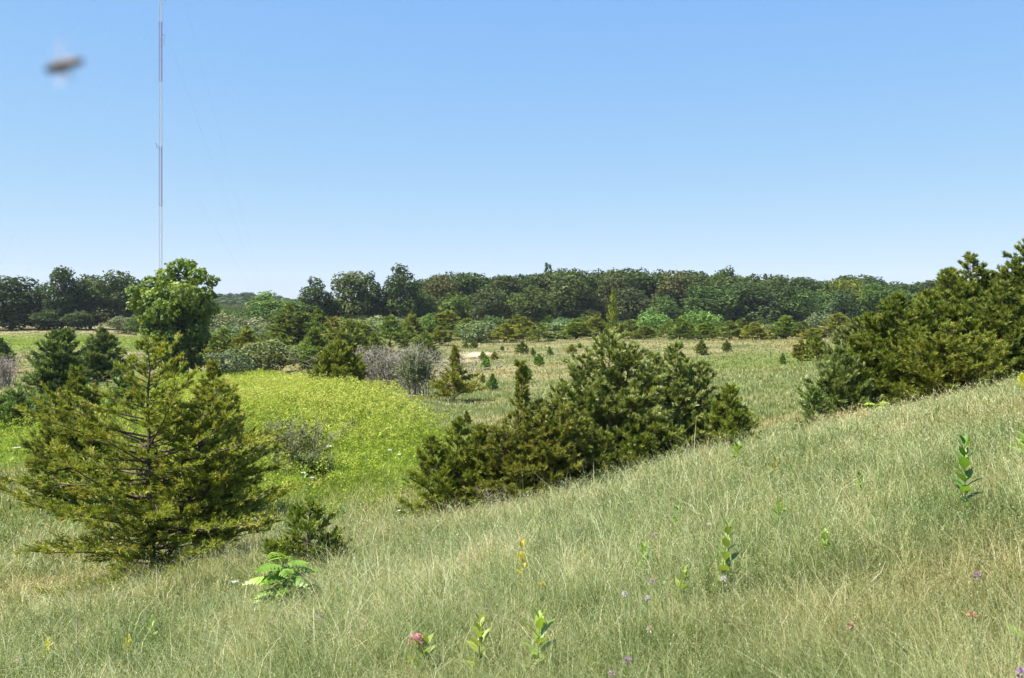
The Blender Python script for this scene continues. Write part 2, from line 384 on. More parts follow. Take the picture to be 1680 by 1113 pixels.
plants('low_forbs', 'small green leafy herbs mixed through the near grass', M['herbs'], 'herbs', 42000, -16, 18, 3, 26,
       lambda x, y: np.clip(2.2 * fbm(x * .6 + 50, y * .6, 3) - .75, 0, 1) * np.clip(9 / np.hypot(x, y), .25, 1) * (np.abs(x) < .8 * y + 1), (.08, .26), 23, 7, .03, 0)

# ------------------------------------------------------------------ cedars
def cone_prof(t): return (1 - t) ** .8 * min(1, .62 + t / .18 * .38)
def cedar(seed, leaders, dens=22, sliver=(.09, .02), twig=.30, spt=22, tw_per_m=13, bare_tip=0.0, prof=cone_prof, droop=0.0, tone_shift=0.0, up=1.0, ragged=.3):
    """leaders: (base xyz, top xyz, radius); returns (trunk batch, crown batch)"""
    rs = np.random.RandomState(seed); T = Batch(); K = Batch()
    main_prof, main_bare = prof, bare_tip
    for li, (p0, p1, R0) in enumerate(leaders):
        prof, bare_tip = (main_prof, main_bare) if li == 0 else (lambda t: (1 - t) ** .62, 0.0)
        p0 = np.array(p0, float); p1 = np.array(p1, float); H = np.linalg.norm(p1 - p0)
        n = 9; tt = np.linspace(0, 1, n)
        path = p0 + (p1 - p0) * tt[:, None] + np.stack([rs.randn(n), rs.randn(n), np.zeros(n)], 1) * .012 * H * np.sin(tt * PI)[:, None]
        r0 = .0085 * H + .009
        tube(T, path, r0 * (1 - tt) ** .8 + .006, 7)
        nb = int(dens * H); az = rs.rand() * 6.28
        for k in range(nb):
            t = .035 + .95 * ((k + rs.rand()) / nb) ** .92
            az += 2.4 + rs.randn() * .35
            L = max(R0 * 1.22 * prof(t) * rs.uniform(1 - ragged, 1 + ragged * .7), .03 * H)
            org = np.array([np.interp(t, tt, path[:, a]) for a in range(3)])
            e0 = R((3 + 40 * t) * up + rs.randn() * 7 - droop * 12); m = 7; s = np.linspace(0, 1, m)
            el = e0 + s ** 1.5 * R(20 * up + rs.randn() * 9)
            aa = az + s * rs.randn() * .25
            st = L / (m - 1); dv = np.stack([np.cos(aa) * np.cos(el), np.sin(aa) * np.cos(el), np.sin(el)], 1)
            bp = org + np.concatenate([[np.zeros(3)], np.cumsum(dv[:-1] * st, 0)])
            tube(T, bp, (.0035 + .009 * L) * (1 - s * .85), 4)
            # twigs along the branch
            nt_ = max(3, int(L * tw_per_m * (1 - bare_tip * min(1, max(0, t - .38) * 4))))
            u = rs.uniform(.22, 1.02, nt_); u = np.clip(u, 0, 1)
            o = np.stack([np.interp(u, s, bp[:, a]) for a in range(3)], 1)
            di = np.stack([np.interp(u, s, dv[:, a]) for a in range(3)], 1)
            lat = unit(np.cross(di, np.array([0, 0, 1.]))) * np.where(rs.rand(nt_) < .5, -1, 1)[:, None]
            td = unit(di * .75 + lat * rs.uniform(.1, .95, nt_)[:, None] + np.array([0, 0, 1.]) * rs.uniform(-.18, .48, nt_)[:, None])
            tl = twig * rs.uniform(.5, 1.2, nt_) * np.clip(1.25 - .6 * u, .3, 1) * min(1, .35 + L / (R0 + 1e-6)) * (1.15 - .72 * t)
            # slivers along each twig
            sp = max(4, int(spt))
            ui = rs.uniform(.05, 1, (nt_, sp))
            base = o[:, None] + td[:, None] * (tl[:, None] * ui)[..., None]
            jit = rs.randn(nt_, sp, 3)
            d = unit(td[:, None] + jit * .40 + np.array([0, 0, .20]))
            side = unit(np.cross(d, rs.randn(nt_, sp, 3)))
            sl = sliver[0] * rs.uniform(.6, 1.25, (nt_, sp)); sw = sliver[1] * rs.uniform(.7, 1.3, (nt_, sp))
            tt0 = rs.randn(nt_)[:, None] * .17
            tone = np.clip(.42 + tone_shift + tt0 + rs.randn(nt_, sp) * .13 + (ui - .5) * .28 + (u[:, None] - .6) * .25, 0, 1)  # darker toward trunk and twig base: inner crown shade painted into the tone
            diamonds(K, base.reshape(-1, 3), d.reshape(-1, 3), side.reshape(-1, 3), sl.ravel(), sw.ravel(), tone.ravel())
    return T, K
def grow(name, label, cat, loc, TK, mat, group=None, rz=0, color=(1, 1, 1), bark='bark', scale=(1, 1, 1)):
    t = thing(name, label, cat, loc, rz, group, scale)
    obj('trunk', TK[0].mesh(name + '_trunk', M[bark], True), t)
    obj('crown', TK[1].mesh(name + '_crown', M[mat]), t, color)
    return t
def place(px, Y): 
    x = (px - HX) / F * Y; return Vector((x, Y, gz(x, Y)))
def top_h(p, py): return (HY - py) / F * p.y - p.z

# the big cedar on the near slope
p = at(252, 952); H = top_h(p, 560); k = p.y / F
def hero_prof(t): return (1 - t) ** .62 * min(1, .62 + t / .2 * .38) * (1 if t < .6 else .7 + .2 * math.sin(t * 30))
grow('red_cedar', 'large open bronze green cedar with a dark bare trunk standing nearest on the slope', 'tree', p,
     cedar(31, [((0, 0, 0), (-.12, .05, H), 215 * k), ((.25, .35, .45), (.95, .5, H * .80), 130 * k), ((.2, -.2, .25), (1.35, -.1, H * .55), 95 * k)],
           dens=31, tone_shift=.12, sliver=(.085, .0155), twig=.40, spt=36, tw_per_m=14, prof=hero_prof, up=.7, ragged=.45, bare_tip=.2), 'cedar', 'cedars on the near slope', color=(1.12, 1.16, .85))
# cedars around it
def cedar_at(px, Y, top, w, seed, label, mat='cedar', leaders=None, color=(1, 1, 1), group=None, name='red_cedar', **kw):
    p = place(px, Y); H = top_h(p, top); r = w / 2 * Y / F
    L = [((0, 0, 0), (0.05 * r, 0, H), r)]
    for (fx, fh, fr, fy) in (leaders or []): L.append(((fx * r * .5, fy * r * .5, H * .04), (fx * r, fy * r, H * fh), r * fr))
    a = dict(dens=26, up=.85, sliver=(.0036 * Y + .03, .0006 * Y + .0035), twig=.38, spt=38, tw_per_m=13, ragged=.42)
    a.update(kw)
    return grow(name, label, 'tree', p, cedar(seed, L, **a), mat, group, color=color)
G1 = 'cedars on the near slope'
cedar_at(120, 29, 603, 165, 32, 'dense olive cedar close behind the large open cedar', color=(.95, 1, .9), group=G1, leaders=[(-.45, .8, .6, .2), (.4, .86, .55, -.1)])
cedar_at(345, 27.5, 596, 150, 33, 'yellowish cedar crown rising behind the open cedar on the side of the goldenrod', color=(1.15, 1.06, .85), group=G1, leaders=[(.5, .8, .6, -.1)])
cedar_at(505, at(505, 952).y, 830, 130, 34, 'small bushy young juniper with one upright leader behind the feathered sapling', color=(.95, 1.1, .9), name='young_juniper', group=G1,
         leaders=[(-.45, .5, .7, .2), (.5, .52, .7, .2), (.9, .42, .55, -.1), (-.85, .45, .55, 0)], dens=46, twig=.24, spt=40, tw_per_m=18, sliver=(.06, .012), up=1.1, prof=lambda t: (1 - t) ** .6)
# middle clump
G2 = 'cedars of the middle clump'
cedar_at(748, 23.6, 688, 140, 41, 'low bushy cedar at the goldenrod end of the middle clump', color=(1.05, 1.12, .85), group=G2, leaders=[(-.6, .8, .8, 0), (.6, .9, .8, .1), (1.1, .75, .8, 0)], up=1.15)
def thin_top(t): return (1 - t) ** .85 * (1 if t < .42 else .42)
cedar_at(850, 23.6, 594, 185, 42, 'cedar with a thin half bare leader in the middle clump', color=(1.05, 1.0, .95), group=G2, prof=thin_top, bare_tip=.75, leaders=[(-.62, .58, .8, .1), (.45, .74, .85, 0), (.85, .72, .8, -.2), (-.25, .58, .8, -.4), (.2, .62, .8, -.3)])
cedar_at(993, 26, 546, 215, 43, 'tallest silvery tipped cedar of the middle clump', 'cedar_silver', group=G2, color=(1.22, 1.24, 1.0), leaders=[(.34, .93, .75, -.2), (-.36, .86, .75, -.2), (-.66, .70, .6, -.1), (.62, .80, .75, -.35), (.0, .62, .95, -.6)], dens=24, prof=lambda t: (1 - t) ** .6)
cedar_at(1105, 27, 566, 165, 44, 'broad dark cedar beside the tallest one of the middle clump', 'cedar_silver', group=G2, color=(1.16, 1.2, .95), leaders=[(-.4, .93, .8, 0), (.55, .86, .75, .1), (.1, .7, .9, -.5), (.9, .62, .6, 0)], dens=25, prof=lambda t: (1 - t) ** .65)
cedar_at(945, 23.8, 690, 130, 45, 'low dark cedar boughs in front of the tallest cedar', color=(.9, .95, .85), group=G2, leaders=[(.7, .85, .8, 0), (-.6, .9, .8, .1)], up=.8, prof=lambda t: (1 - t) ** .6)
cedar_at(1060, 24.6, 690, 140, 46, 'low spreading cedar in front of the broad dark cedar', color=(.9, 1.0, .8), group=G2, leaders=[(.65, .9, .8, 0), (-.6, .85, .8, .1)], up=.8, prof=lambda t: (1 - t) ** .6)
cedar_at(1196, 25.6, 636, 88, 47, 'soft pale green young cedar at the uphill end of the middle clump', color=(1.0, 1.12, .95), group=G2, leaders=[(-.5, .8, .8, 0), (.5, .75, .8, 0), (.1, .7, .9, -.4)], up=1.2, prof=lambda t: (1 - t) ** .6)
# right-hand clump
G3 = 'cedars of the hillcrest clump'
full = lambda t: (1 - t) ** .68
cedar_at(1335, 26.2, 640, 44, 51, 'tiny fresh green juniper at the tip of the hillcrest clump', 'cedar_silver', color=(.85, 1.02, .8), name='young_juniper', group=G3, up=1.3, prof=full)
cedar_at(1375, 27, 575, 100, 52, 'grey green young cedar at the low end of the hillcrest clump', 'cedar_silver', color=(.95, 1.05, .82), group=G3, leaders=[(.5, .85, .8, 0), (-.45, .66, .7, 0)], up=1.3, prof=full)
cedar_at(1412, 31, 525, 120, 53, 'grey green cedar half hidden behind the hillcrest clump', 'cedar_silver', color=(.95, .97, .92), group=G3, leaders=[(-.5, .9, .8, 0), (.5, .95, .8, 0)], prof=full)
cedar_at(1470, 28, 484, 165, 54, 'wide olive green cedar in the centre of the hillcrest clump', color=(.88, .98, .8), group=G3, leaders=[(-.5, .82, .8, -.1), (.5, .95, .8, -.2), (.1, .7, 1, -.5), (-.75, .65, .7, 0)], dens=24, prof=full)
cedar_at(1550, 29, 446, 140, 55, 'cedar with a needle thin dead tip in the hillcrest clump', color=(.92, 1.0, .82), group=G3, leaders=[(-.45, .84, .85, -.2), (.4, .9, .8, -.1), (0, .72, 1, -.5)], prof=full, bare_tip=.3, dens=24)
cedar_at(1588, 31, 420, 140, 56, 'cedar with a bent feathery leader in the hillcrest clump', color=(.9, .98, .85), group=G3, leaders=[(.45, .88, .8, 0), (-.4, .88, .8, 0)], prof=full, bare_tip=.3, dens=24)
cedar_at(1555, 26.6, 535, 170, 57, 'broad yellowish cedar at the front of the hillcrest clump', color=(1.0, 1.02, .82), group=G3, leaders=[(-.6, .85, .85, 0), (.55, .85, .85, .1), (0, .75, 1, -.4)], dens=24, prof=full)
cedar_at(1640, 29, 468, 140, 58, 'dark ragged cedar between the bent leader and the tall edge cedar', color=(.85, .92, .85), group=G3, leaders=[(.4, .85, .85, 0), (-.4, .8, .8, -.2)], prof=full)
cedar_at(1688, 31, 394, 190, 59, 'tallest cedar of the hillcrest clump reaching out of the picture', 'cedar', color=(.82, .93, .88), group=G3, leaders=[(-.35, .8, .8, -.1), (.4, .86, .8, 0)], dens=24, prof=full, bare_tip=.2)
# small ones on the near slope
cedar_at(1310, 23.2, 688, 26, 61, 'knee high bronze cedar seedling on the slope below the hillcrest clump', name='cedar_seedling', color=(1.2, 1.0, .9), sliver=(.07, .012), twig=.14)
# valley cedars
G4 = 'cedars of the valley'
cedar_at(88, 62, 545, 100, 71, 'dark pointed cedar near the bare bush in the valley', 'cedar_silver', color=(.8, .95, .85), group=G4, leaders=[(.45, 1.02, .7, .1)], sliver=(.24, .055), twig=.5, spt=12)
cedar_at(165, 85, 540, 72, 72, 'dark round shouldered cedar beside the tall cottonwood', 'cedar_silver', color=(.85, .95, .9), group=G4, leaders=[(.4, .85, .8, .1), (-.35, .8, .7, 0)], sliver=(.28, .065), twig=.55, spt=12)
cedar_at(205, 58, 615, 70, 73, 'low dark juniper behind the open cedar trunk', 'cedar_silver', color=(.75, .95, .8), group=G4, sliver=(.22, .05), twig=.4, spt=12, leaders=[(.5, .8, .7, 0)])
cedar_at(25, 50, 645, 120, 74, 'low spreading dark cedar at the valley edge', 'cedar_silver', color=(.8, 1.0, .8), group=G4, sliver=(.2, .045), twig=.5, spt=13, leaders=[(-.5, .85, .7, 0), (.6, .8, .7, 0)])
cedar_at(-2, 100, 556, 46, 75, 'cedar cut by the picture edge above the bare bush', 'cedar_silver', color=(.8, .95, .85), group=G4, sliver=(.3, .07), twig=.6, spt=10)
cedar_at(745, 56, 570, 78, 76, 'open crowned bronze cedar with a slim tip beside the grey shrub', color=(1.1, 1.0, .85), group=G4, sliver=(.2, .045), twig=.45, spt=13, prof=thin_top, ragged=.45)
cedar_at(556, 68, 562, 92, 77, 'dark bushy juniper at the top of the goldenrod mound', color=(.95, 1.0, .75), group=G4, sliver=(.22, .05), twig=.5, spt=14, up=1.3, leaders=[(-.5, .75, .7, 0), (.5, .7, .7, 0)])

# ------------------------------------------------------------------ broadleaf trees
def broad(seed, H, W, lobes, leaf, per, bole=.2, rough=.13, trunks=1, low=.15, given=None, jit=.62):
    rs = np.random.RandomState(seed); T = Batch(); K = Batch()
    cs = []
    for k in range(0 if given else lobes):
        for _ in range(40):
            v = unit(rs.randn(3)) * rs.uniform(.35, .95) ** .5
            c = np.array([v[0] * W * .36, v[1] * W * .36, H * (low + (1 - low) * .52) + v[2] * H * (1 - low) * .40])
            if all(np.linalg.norm(c - o) > W * .16 for o in cs): break
        cs.append(c)
    if given: cs = [np.array([x * W, rs.uniform(-.30, .30) * W * (1 - abs(x)), z * H]) for x, z, _r in given]
    for i in range(trunks):
        o = np.array([rs.randn() * .05 * W, rs.randn() * .05 * W, 0]) if trunks > 1 else np.zeros(3)
        top = np.array([o[0] * 2.5, o[1] * 2.5, H * .8]); n = 6; s = np.linspace(0, 1, n)
        pp = o + (top - o) * s[:, None] + np.stack([rs.randn(n), rs.randn(n), np.zeros(n)], 1) * .012 * H * s[:, None]
        tube(T, pp, .022 * H * (1 - s * .85) / trunks ** .4, 7)
    for ci, c in enumerate(cs):
        z0 = H * rs.uniform(bole, .5); a = np.array([0, 0, min(z0, c[2] * .8)]); s = np.linspace(0, 1, 5)
        pp = a + (c - a) * s[:, None] + np.array([0, 0, 1.]) * (np.sin(s * PI) * -.04 * H)[:, None]
        tube(T, pp, .008 * H * (1 - s * .8), 4)
        r = W * rs.uniform(.14, .235) if not given else given[ci][2] * W; m = int(per * (r / (W * .19)) ** 2)
        u = unit(rs.randn(m, 3)); rad = r * rs.uniform(.72, 1.06, m) * (1 + rough * rs.randn(m) * .5)
        # ragged small sub-clumps
        sub = unit(rs.randn(14, 3)); best = np.max(u @ sub.T, 1); rad *= .74 + .36 * np.clip((best - .55) / .45, 0, 1)
        pos = c + u * rad[:, None] * np.array([1.05, 1.05, .85])
        nrm = unit(u + rs.randn(m, 3) * jit + np.array([0, 0, .3])); d = unit(np.cross(nrm, rs.randn(m, 3))); sd = np.cross(nrm, d)
        L = leaf * rs.uniform(.6, 1.3, m)
        tone = np.clip(.45 + rs.randn() * .12 + rs.randn(m) * .16 + (best - .8) * .5, 0, 1)
        diamonds(K, pos - d * L[:, None] * .5, d, sd, L, L * .75, tone)
    if not given:
        v = np.concatenate(K.v); z0 = max(0, v[:, 2].min() - .01 * H) if low < .05 else 0; K.v = [q - np.array([0, 0, z0], np.float32) for q in K.v]; zz = v[:, 2].max() - z0; T.v = [q * np.array([1, 1, zz / (zz + z0)], np.float32) for q in T.v]; rr = np.percentile(np.abs(v[:, 0]), 98)
        for b in (K, T): b.v = [q * np.array([W * .5 / rr, W * .5 / rr, H / zz], np.float32) for q in b.v]
    return T, K
# the cottonwood
p = place(285, 100); H = top_h(p, 427)
grow('cottonwood_tree', 'tall bright green cottonwood standing alone in front of the radio mast', 'tree', p,
     broad(81, H, 138 / F * 100, 0, .40, 800, .12, .2, trunks=3, jit=.95, low=.0, given=[((x - 980) / 480, (755 - y) / 660, r / 480) for x, y, r in
      [(1020, 155, 62), (1120, 190, 60), (1175, 215, 38), (900, 190, 58), (830, 250, 66), (775, 275, 36), (1175, 285, 48), (960, 270, 84), (1075, 290, 80), (1180, 375, 42), (795, 350, 58), (890, 400, 84), (1010, 420, 92), (1115, 430, 68),
       (1160, 540, 44), (870, 510, 74), (985, 550, 84), (1085, 580, 74), (915, 630, 62), (1010, 670, 60), (1075, 690, 50), (850, 590, 46), (960, 720, 50), (800, 440, 40), (1210, 300, 26), (1000, 110, 34), (1060, 120, 30), (930, 470, 80), (1050, 500, 84), (900, 560, 70), (1130, 510, 60), (1010, 610, 78), (960, 660, 64), (1040, 720, 48), (890, 680, 46), (1000, 350, 84), (870, 330, 70), (1120, 370, 66), (950, 400, 80)]]), 'cotton', color=(1, 1, 1), bark='bark_grey')

def variant(TK, name, mat, bark='bark_grey'):
    return (TK[0].mesh(name + '_trunk', M[bark], True), TK[1].mesh(name + '_crown', M[mat]))
OAK = [variant(broad(100 + k, 16, 10, n, .55, per, .25, low=lo), 'oak', 'broad') for k, (n, per, lo) in enumerate([(30, 190, .0), (34, 180, .02), (27, 210, .0), (36, 170, .0), (30, 200, .02), (32, 190, .0)])]
LOOSE = [variant(broad(120 + k, 16, 8, 22, .5, 190, .3, low=.03), 'loose_tree', 'broad') for k in range(3)]
SHRUB = [variant(broad(130 + k, 3.2, 4, 15, .2, 210, .1, low=.0), 'olive_shrub', 'olive') for k in range(4)]
GSHRUB = [variant(broad(140 + k, 3.2, 4, 15, .2, 210, .1, low=.0), 'leafy_shrub', 'broad') for k in range(2)]
def mid_cedar(seed, lead=None, **kw):
    L = [((0, 0, 0), (.05, 0, 4), 1.25)] + (lead or [])
    a = dict(dens=11, sliver=(.34, .085), twig=.45, spt=9, tw_per_m=8, ragged=.35); a.update(kw)
    return cedar(seed, L, **a)
MIDC = [variant(mid_cedar(150, [((.3, 0, .2), (.7, .1, 3.0), .8)]), 'mid_cedar', 'cedar', 'bark'),
        variant(mid_cedar(151, [((-.3, 0, .2), (-.6, -.1, 3.2), .9), ((.3, 0, .2), (.6, -.1, 2.8), .8)]), 'mid_cedar', 'cedar', 'bark'),
        variant(mid_cedar(152, up=1.3), 'mid_cedar', 'cedar', 'bark'),
        variant(mid_cedar(153, [((.2, .2, .1), (.5, .3, 3.6), .9)], up=1.2), 'mid_cedar', 'cedar', 'bark')]
SMALLC = [variant(cedar(160 + k, [((0, 0, 0), (0, 0, 1.6), .55), ((.1, 0, .05), (.28, .1, 1.2), .4), ((-.1, 0, .05), (-.26, -.1, 1.15), .4)], dens=18, sliver=(.2, .05), twig=.25, spt=9, tw_per_m=12, up=1.5), 'small_juniper', 'cedar', 'bark') for k in range(2)]
def inst(var, dims, name, label, cat, px, Y, top, w, group, color, rz, base=None):
    """dims: the variant's own (height, width)"""
    p = place(px, Y); H = max(top_h(p, top), .25); W = w * Y / F
    t = thing(name, label, cat, p, rz, group, (W / dims[1], W / dims[1], H / dims[0]))
    obj('trunk', var[0], t); obj('crown', var[1], t, color)
    return t
rs = random.Random(5)
DG, MG, BG, PG = (.74, .84, .64), (1.15, 1.2, .95), (1.75, 1.75, .95), (2.0, 2.1, 1.6)

# far tree line beside the hill field
def far(px, Y, top, w, label, col=DG, var=None, name='oak_tree', kind='tree', group=None):
    v = (OAK if var is None else var); k = rs.randrange(len(v)); d = (16, 10) if v is OAK else (16, 8)
    return inst(v[k], d, name, label, kind, px, Y, top - 2, w * 1.2, group, tuple(c ** .95 * (.88 if var is None else 1) * rs.uniform(.92, 1.08) for c in col), rs.uniform(0, 6))
GT = 'trees above the hill field'
far(18, 262, 453, 78, 'dark rounded oak at the outer end of the tree line above the hill field', group=GT)
far(64, 266, 480, 52, 'low dark tree filling the dip beside the narrow oak', group=GT)
far(102, 262, 438, 50, 'tall narrow oak with a domed top above the hill field', var=LOOSE, group=GT)
far(148, 268, 451, 62, 'dark oak between the narrow oak and the flat topped one', group=GT)
far(194, 266, 444, 66, 'flat topped oak nearest the cottonwood in the tree line', col=(1.05, .98, .95), group=GT)
far(236, 272, 462, 60, 'dark tree showing behind the cottonwood edge', group=GT)
far(80, 256, 508, 46, 'small leafy tree under the narrow oak', col=(.85, .9, .7), group=GT)
far(-40, 262, 460, 80, 'dark oak beyond the picture edge of the tree line', group=GT)
far(128, 256, 512, 40, 'small rounded tree at the foot of the dark oaks', col=(.8, .88, .7), group=GT)
# willow and the row by the wood
far(437, 235, 478, 62, 'pale green willow standing alone before the distant hill', col=(1.9, 2.1, 1.5), var=LOOSE, name='willow_tree')
GW = 'trees at the near end of the wood'
far(478, 245, 492, 50, 'light leafy tree between the willow and the first dark oak', col=(1.5, 1.7, 1.4), group=GW)
far(517, 250, 455, 52, 'first dark oak at the open end of the wood', var=LOOSE, group=GW)
far(548, 254, 490, 44, 'dark low tree tucked beside the first dark oak', group=GW)
far(580, 256, 445, 56, 'thin crowned light oak with sky showing through', col=(1.35, 1.35, 1.3), var=LOOSE, group=GW)
far(607, 256, 446, 40, 'dark narrow oak beside the thin crowned one', var=LOOSE, group=GW)
far(632, 260, 480, 40, 'low dark tree in the gap before the tallest oak', group=GW)
far(657, 256, 433, 58, 'tallest oak with a forked top near the end of the wood', var=LOOSE, group=GW)
far(690, 262, 474, 46, 'mid green tree leaning on the tallest oak', col=MG, group=GW)
# front crowns of the wood
GF = 'front crowns of the wood'
FR = [(722, 455, 60, 'brownish oak crown beyond the mid green tree', (1.15, 1.0, .95)), (745, 484, 50, 'bright green maple low in the shaded front of the wood', BG),
      (780, 452, 60, 'dark oak crown behind the bright green maple', DG), (800, 478, 50, 'dark full crown reaching low between two lighter trees', (.85, .95, 1)),
      (830, 456, 62, 'broad oak crown above the first light green tree', DG), (838, 486, 52, 'light green tree with a drooping outline in the wood', (1.4, 1.6, 1.0)),
      (875, 474, 58, 'mid green rounded crown below the spruce', MG), (905, 452, 60, 'dense oak crown around the foot of the spruce', (1.05, 1.0, .9)),
      (915, 488, 54, 'dark crown with a deep shaded hollow beneath', (.85, .92, .95)), (940, 447, 58, 'oak crown just beyond the spruce with a lobed top', (1.1, 1.05, .95)),
      (965, 512, 32, 'small bright tree at the foot of the shaded wood', BG), (985, 462, 56, 'olive crown in the middle of the wood', (1.15, 1.08, .9)),
      (1005, 447, 54, 'high crown directly behind the tallest middle cedar', (1.05, 1.05, 1.0)), (1030, 478, 54, 'greyish crown beside the narrow yellow green spire', (1.1, 1.1, 1.2)),
      (1060, 450, 60, 'grey brown oak crown with a fluffy top', (1.2, 1.1, 1.05)), (1090, 490, 48, 'lighter green tree in the dark bay of the wood', (1.35, 1.6, 1.0)),
      (1105, 448, 56, 'brown green crown right of the dark bay', (1.15, 1.05, 1.0)), (1140, 456, 58, 'dark crown at the start of the highest trees', DG),
      (1165, 472, 66, 'dense green maple with layered boughs', (1.0, 1.2, .95)), (1225, 466, 80, 'largest dark maple with a deep shadow at its foot', (.85, 1.05, .9)),
      (1262, 478, 44, 'green tree carrying a tuft of yellow leaves', (1.1, 1.3, .8)), (1285, 462, 56, 'dark oak behind the yellow tufted tree', DG),
      (1310, 476, 52, 'dark green crown with a rounded side toward the meadow', (1.0, 1.25, .95)), (1350, 482, 56, 'smooth mid green crown above the grey spiky shrub', (1.05, 1.3, .95)),
      (1385, 478, 46, 'bluish dark crown beside the lime topped tree', (.9, 1.0, 1.15)), (1390, 462, 46, 'lime topped tree breaking through the wood', (2.6, 2.3, .8)),
      (1400, 502, 56, 'bright green rounded tree close to the hillcrest clump', (1.35, 1.7, .9)), (1440, 468, 64, 'fresh green spreading crown behind the hillcrest clump', (1.2, 1.6, .9)),
      (1482, 480, 50, 'green crown half hidden by the hillcrest cedars', (1.1, 1.4, .95)), (1530, 462, 70, 'dark oak crown above the hillcrest cedars', DG)]
for k, (px, top, w, lab, col) in enumerate(FR):
    far(px, 268 + 9 * (k % 3) + (14 if top < 465 else 0), top - 4, w, lab, col, group=GF)
far(1195, 300, 437, 46, 'knobbly emergent oak crown standing above the wood', DG, LOOSE, group=GF)
# spruce above the wood
p = place(899, 305)
SP = variant(cedar(170, [((0, 0, 0), (0, 0, 10), 2.2)], dens=9, sliver=(.55, .16), twig=.8, spt=8, tw_per_m=5, up=.3, droop=1.0), 'spruce', 'cedar_silver', 'bark')
inst(SP, (10, 4.4), 'spruce_tree', 'thin spruce tip poking above the oaks of the wood', 'tree', 899, 305, 433, 34, None, (.7, .85, .9), 0)
# yellow leaves of the tufted tree
# the wood behind, and the hill beyond: masses
def mass(name, label, rows, seed, leafscale=1.0, col=None, mat='broad'):
    rs_ = np.random.RandomState(seed); b = Batch()
    src = []
    for s in range(4):
        K = broad(180 + s, 16, 10, 20, .7 * leafscale, 120, .25, low=.1)[1]
        src.append((np.concatenate(K.v), np.concatenate(K.t)))
    for (px, Y, top, w) in rows:
        p = place(px, Y); H = top_h(p, top); W = w * Y / F * 1.15
        v, t = src[rs_.randint(4)]; a = rs_.uniform(0, 6.28)
        q = v * np.array([W / 10, W / 10, H / 16]); q = np.stack([q[:, 0] * math.cos(a) - q[:, 1] * math.sin(a), q[:, 0] * math.sin(a) + q[:, 1] * math.cos(a), q[:, 2]], 1) + np.array(p)
        b.add(q, np.clip(t + rs_.randn() * .12, 0, 1), quads=np.arange(len(q)).reshape(-1, 4))
    o = obj(name, b.mesh(name, M[mat]), None, col); tag(o, label, 'wood', None, 'stuff'); return o
r2 = random.Random(9); rows = []
sky = [(700, 458), (730, 448), (780, 451), (830, 453), (860, 450), (900, 446), (940, 444), (1000, 441), (1050, 441), (1100, 446), (1140, 446), (1180, 447), (1230, 451), (1300, 456), (1350, 458), (1400, 453), (1440, 463), (1480, 467), (1530, 461), (1600, 464), (1700, 466), (1800, 462)]
for Y in (298, 318, 342, 370):
    px = 690 + r2.uniform(0, 20)
    while px < 1800:
        t = np.interp(px, [s[0] for s in sky], [s[1] for s in sky])
        rows.append((px, Y + r2.uniform(-6, 6), t - 7 + r2.uniform(0, 12) + (370 - Y) * .05, r2.uniform(38, 58))); px += r2.uniform(20, 34)
mass('oak_wood', 'dense dark oak wood filling the skyline behind the meadow', rows, 3, col=(.76, .86, .66))
rows = []
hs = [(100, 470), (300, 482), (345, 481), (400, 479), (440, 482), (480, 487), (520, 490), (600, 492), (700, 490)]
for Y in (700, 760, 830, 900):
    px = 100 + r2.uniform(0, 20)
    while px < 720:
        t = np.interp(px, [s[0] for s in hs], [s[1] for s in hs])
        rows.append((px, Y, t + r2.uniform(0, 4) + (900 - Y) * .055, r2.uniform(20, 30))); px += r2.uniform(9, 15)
mass('distant_woods', 'hazy blue green woods on the distant hill', rows, 4, 1.6, col=(1.0, 1.1, 1.2))  # bluish tint paints distance haze into the leaf colour

rows = []
for Y, lo, hi, a, c in ((272, -120, 260, 508, 522), (400, 300, 720, 498, 503), (520, 300, 720, 495, 500), (300, 320, 720, 506, 514), (255, 330, 700, 512, 524), (225, 330, 720, 516, 530), (250, 690, 1560, 522, 534), (215, 700, 1560, 530, 540), (178, 330, 620, 532, 548)):
    px = lo
    while px < hi: rows.append((px, Y + r2.uniform(-5, 5), r2.uniform(a, c), r2.uniform(26, 44))); px += r2.uniform(15, 30)
mass('brush', 'low mixed green brush filling the foot of the woods', rows, 6, .55, col=(1.0, 1.02, .9))

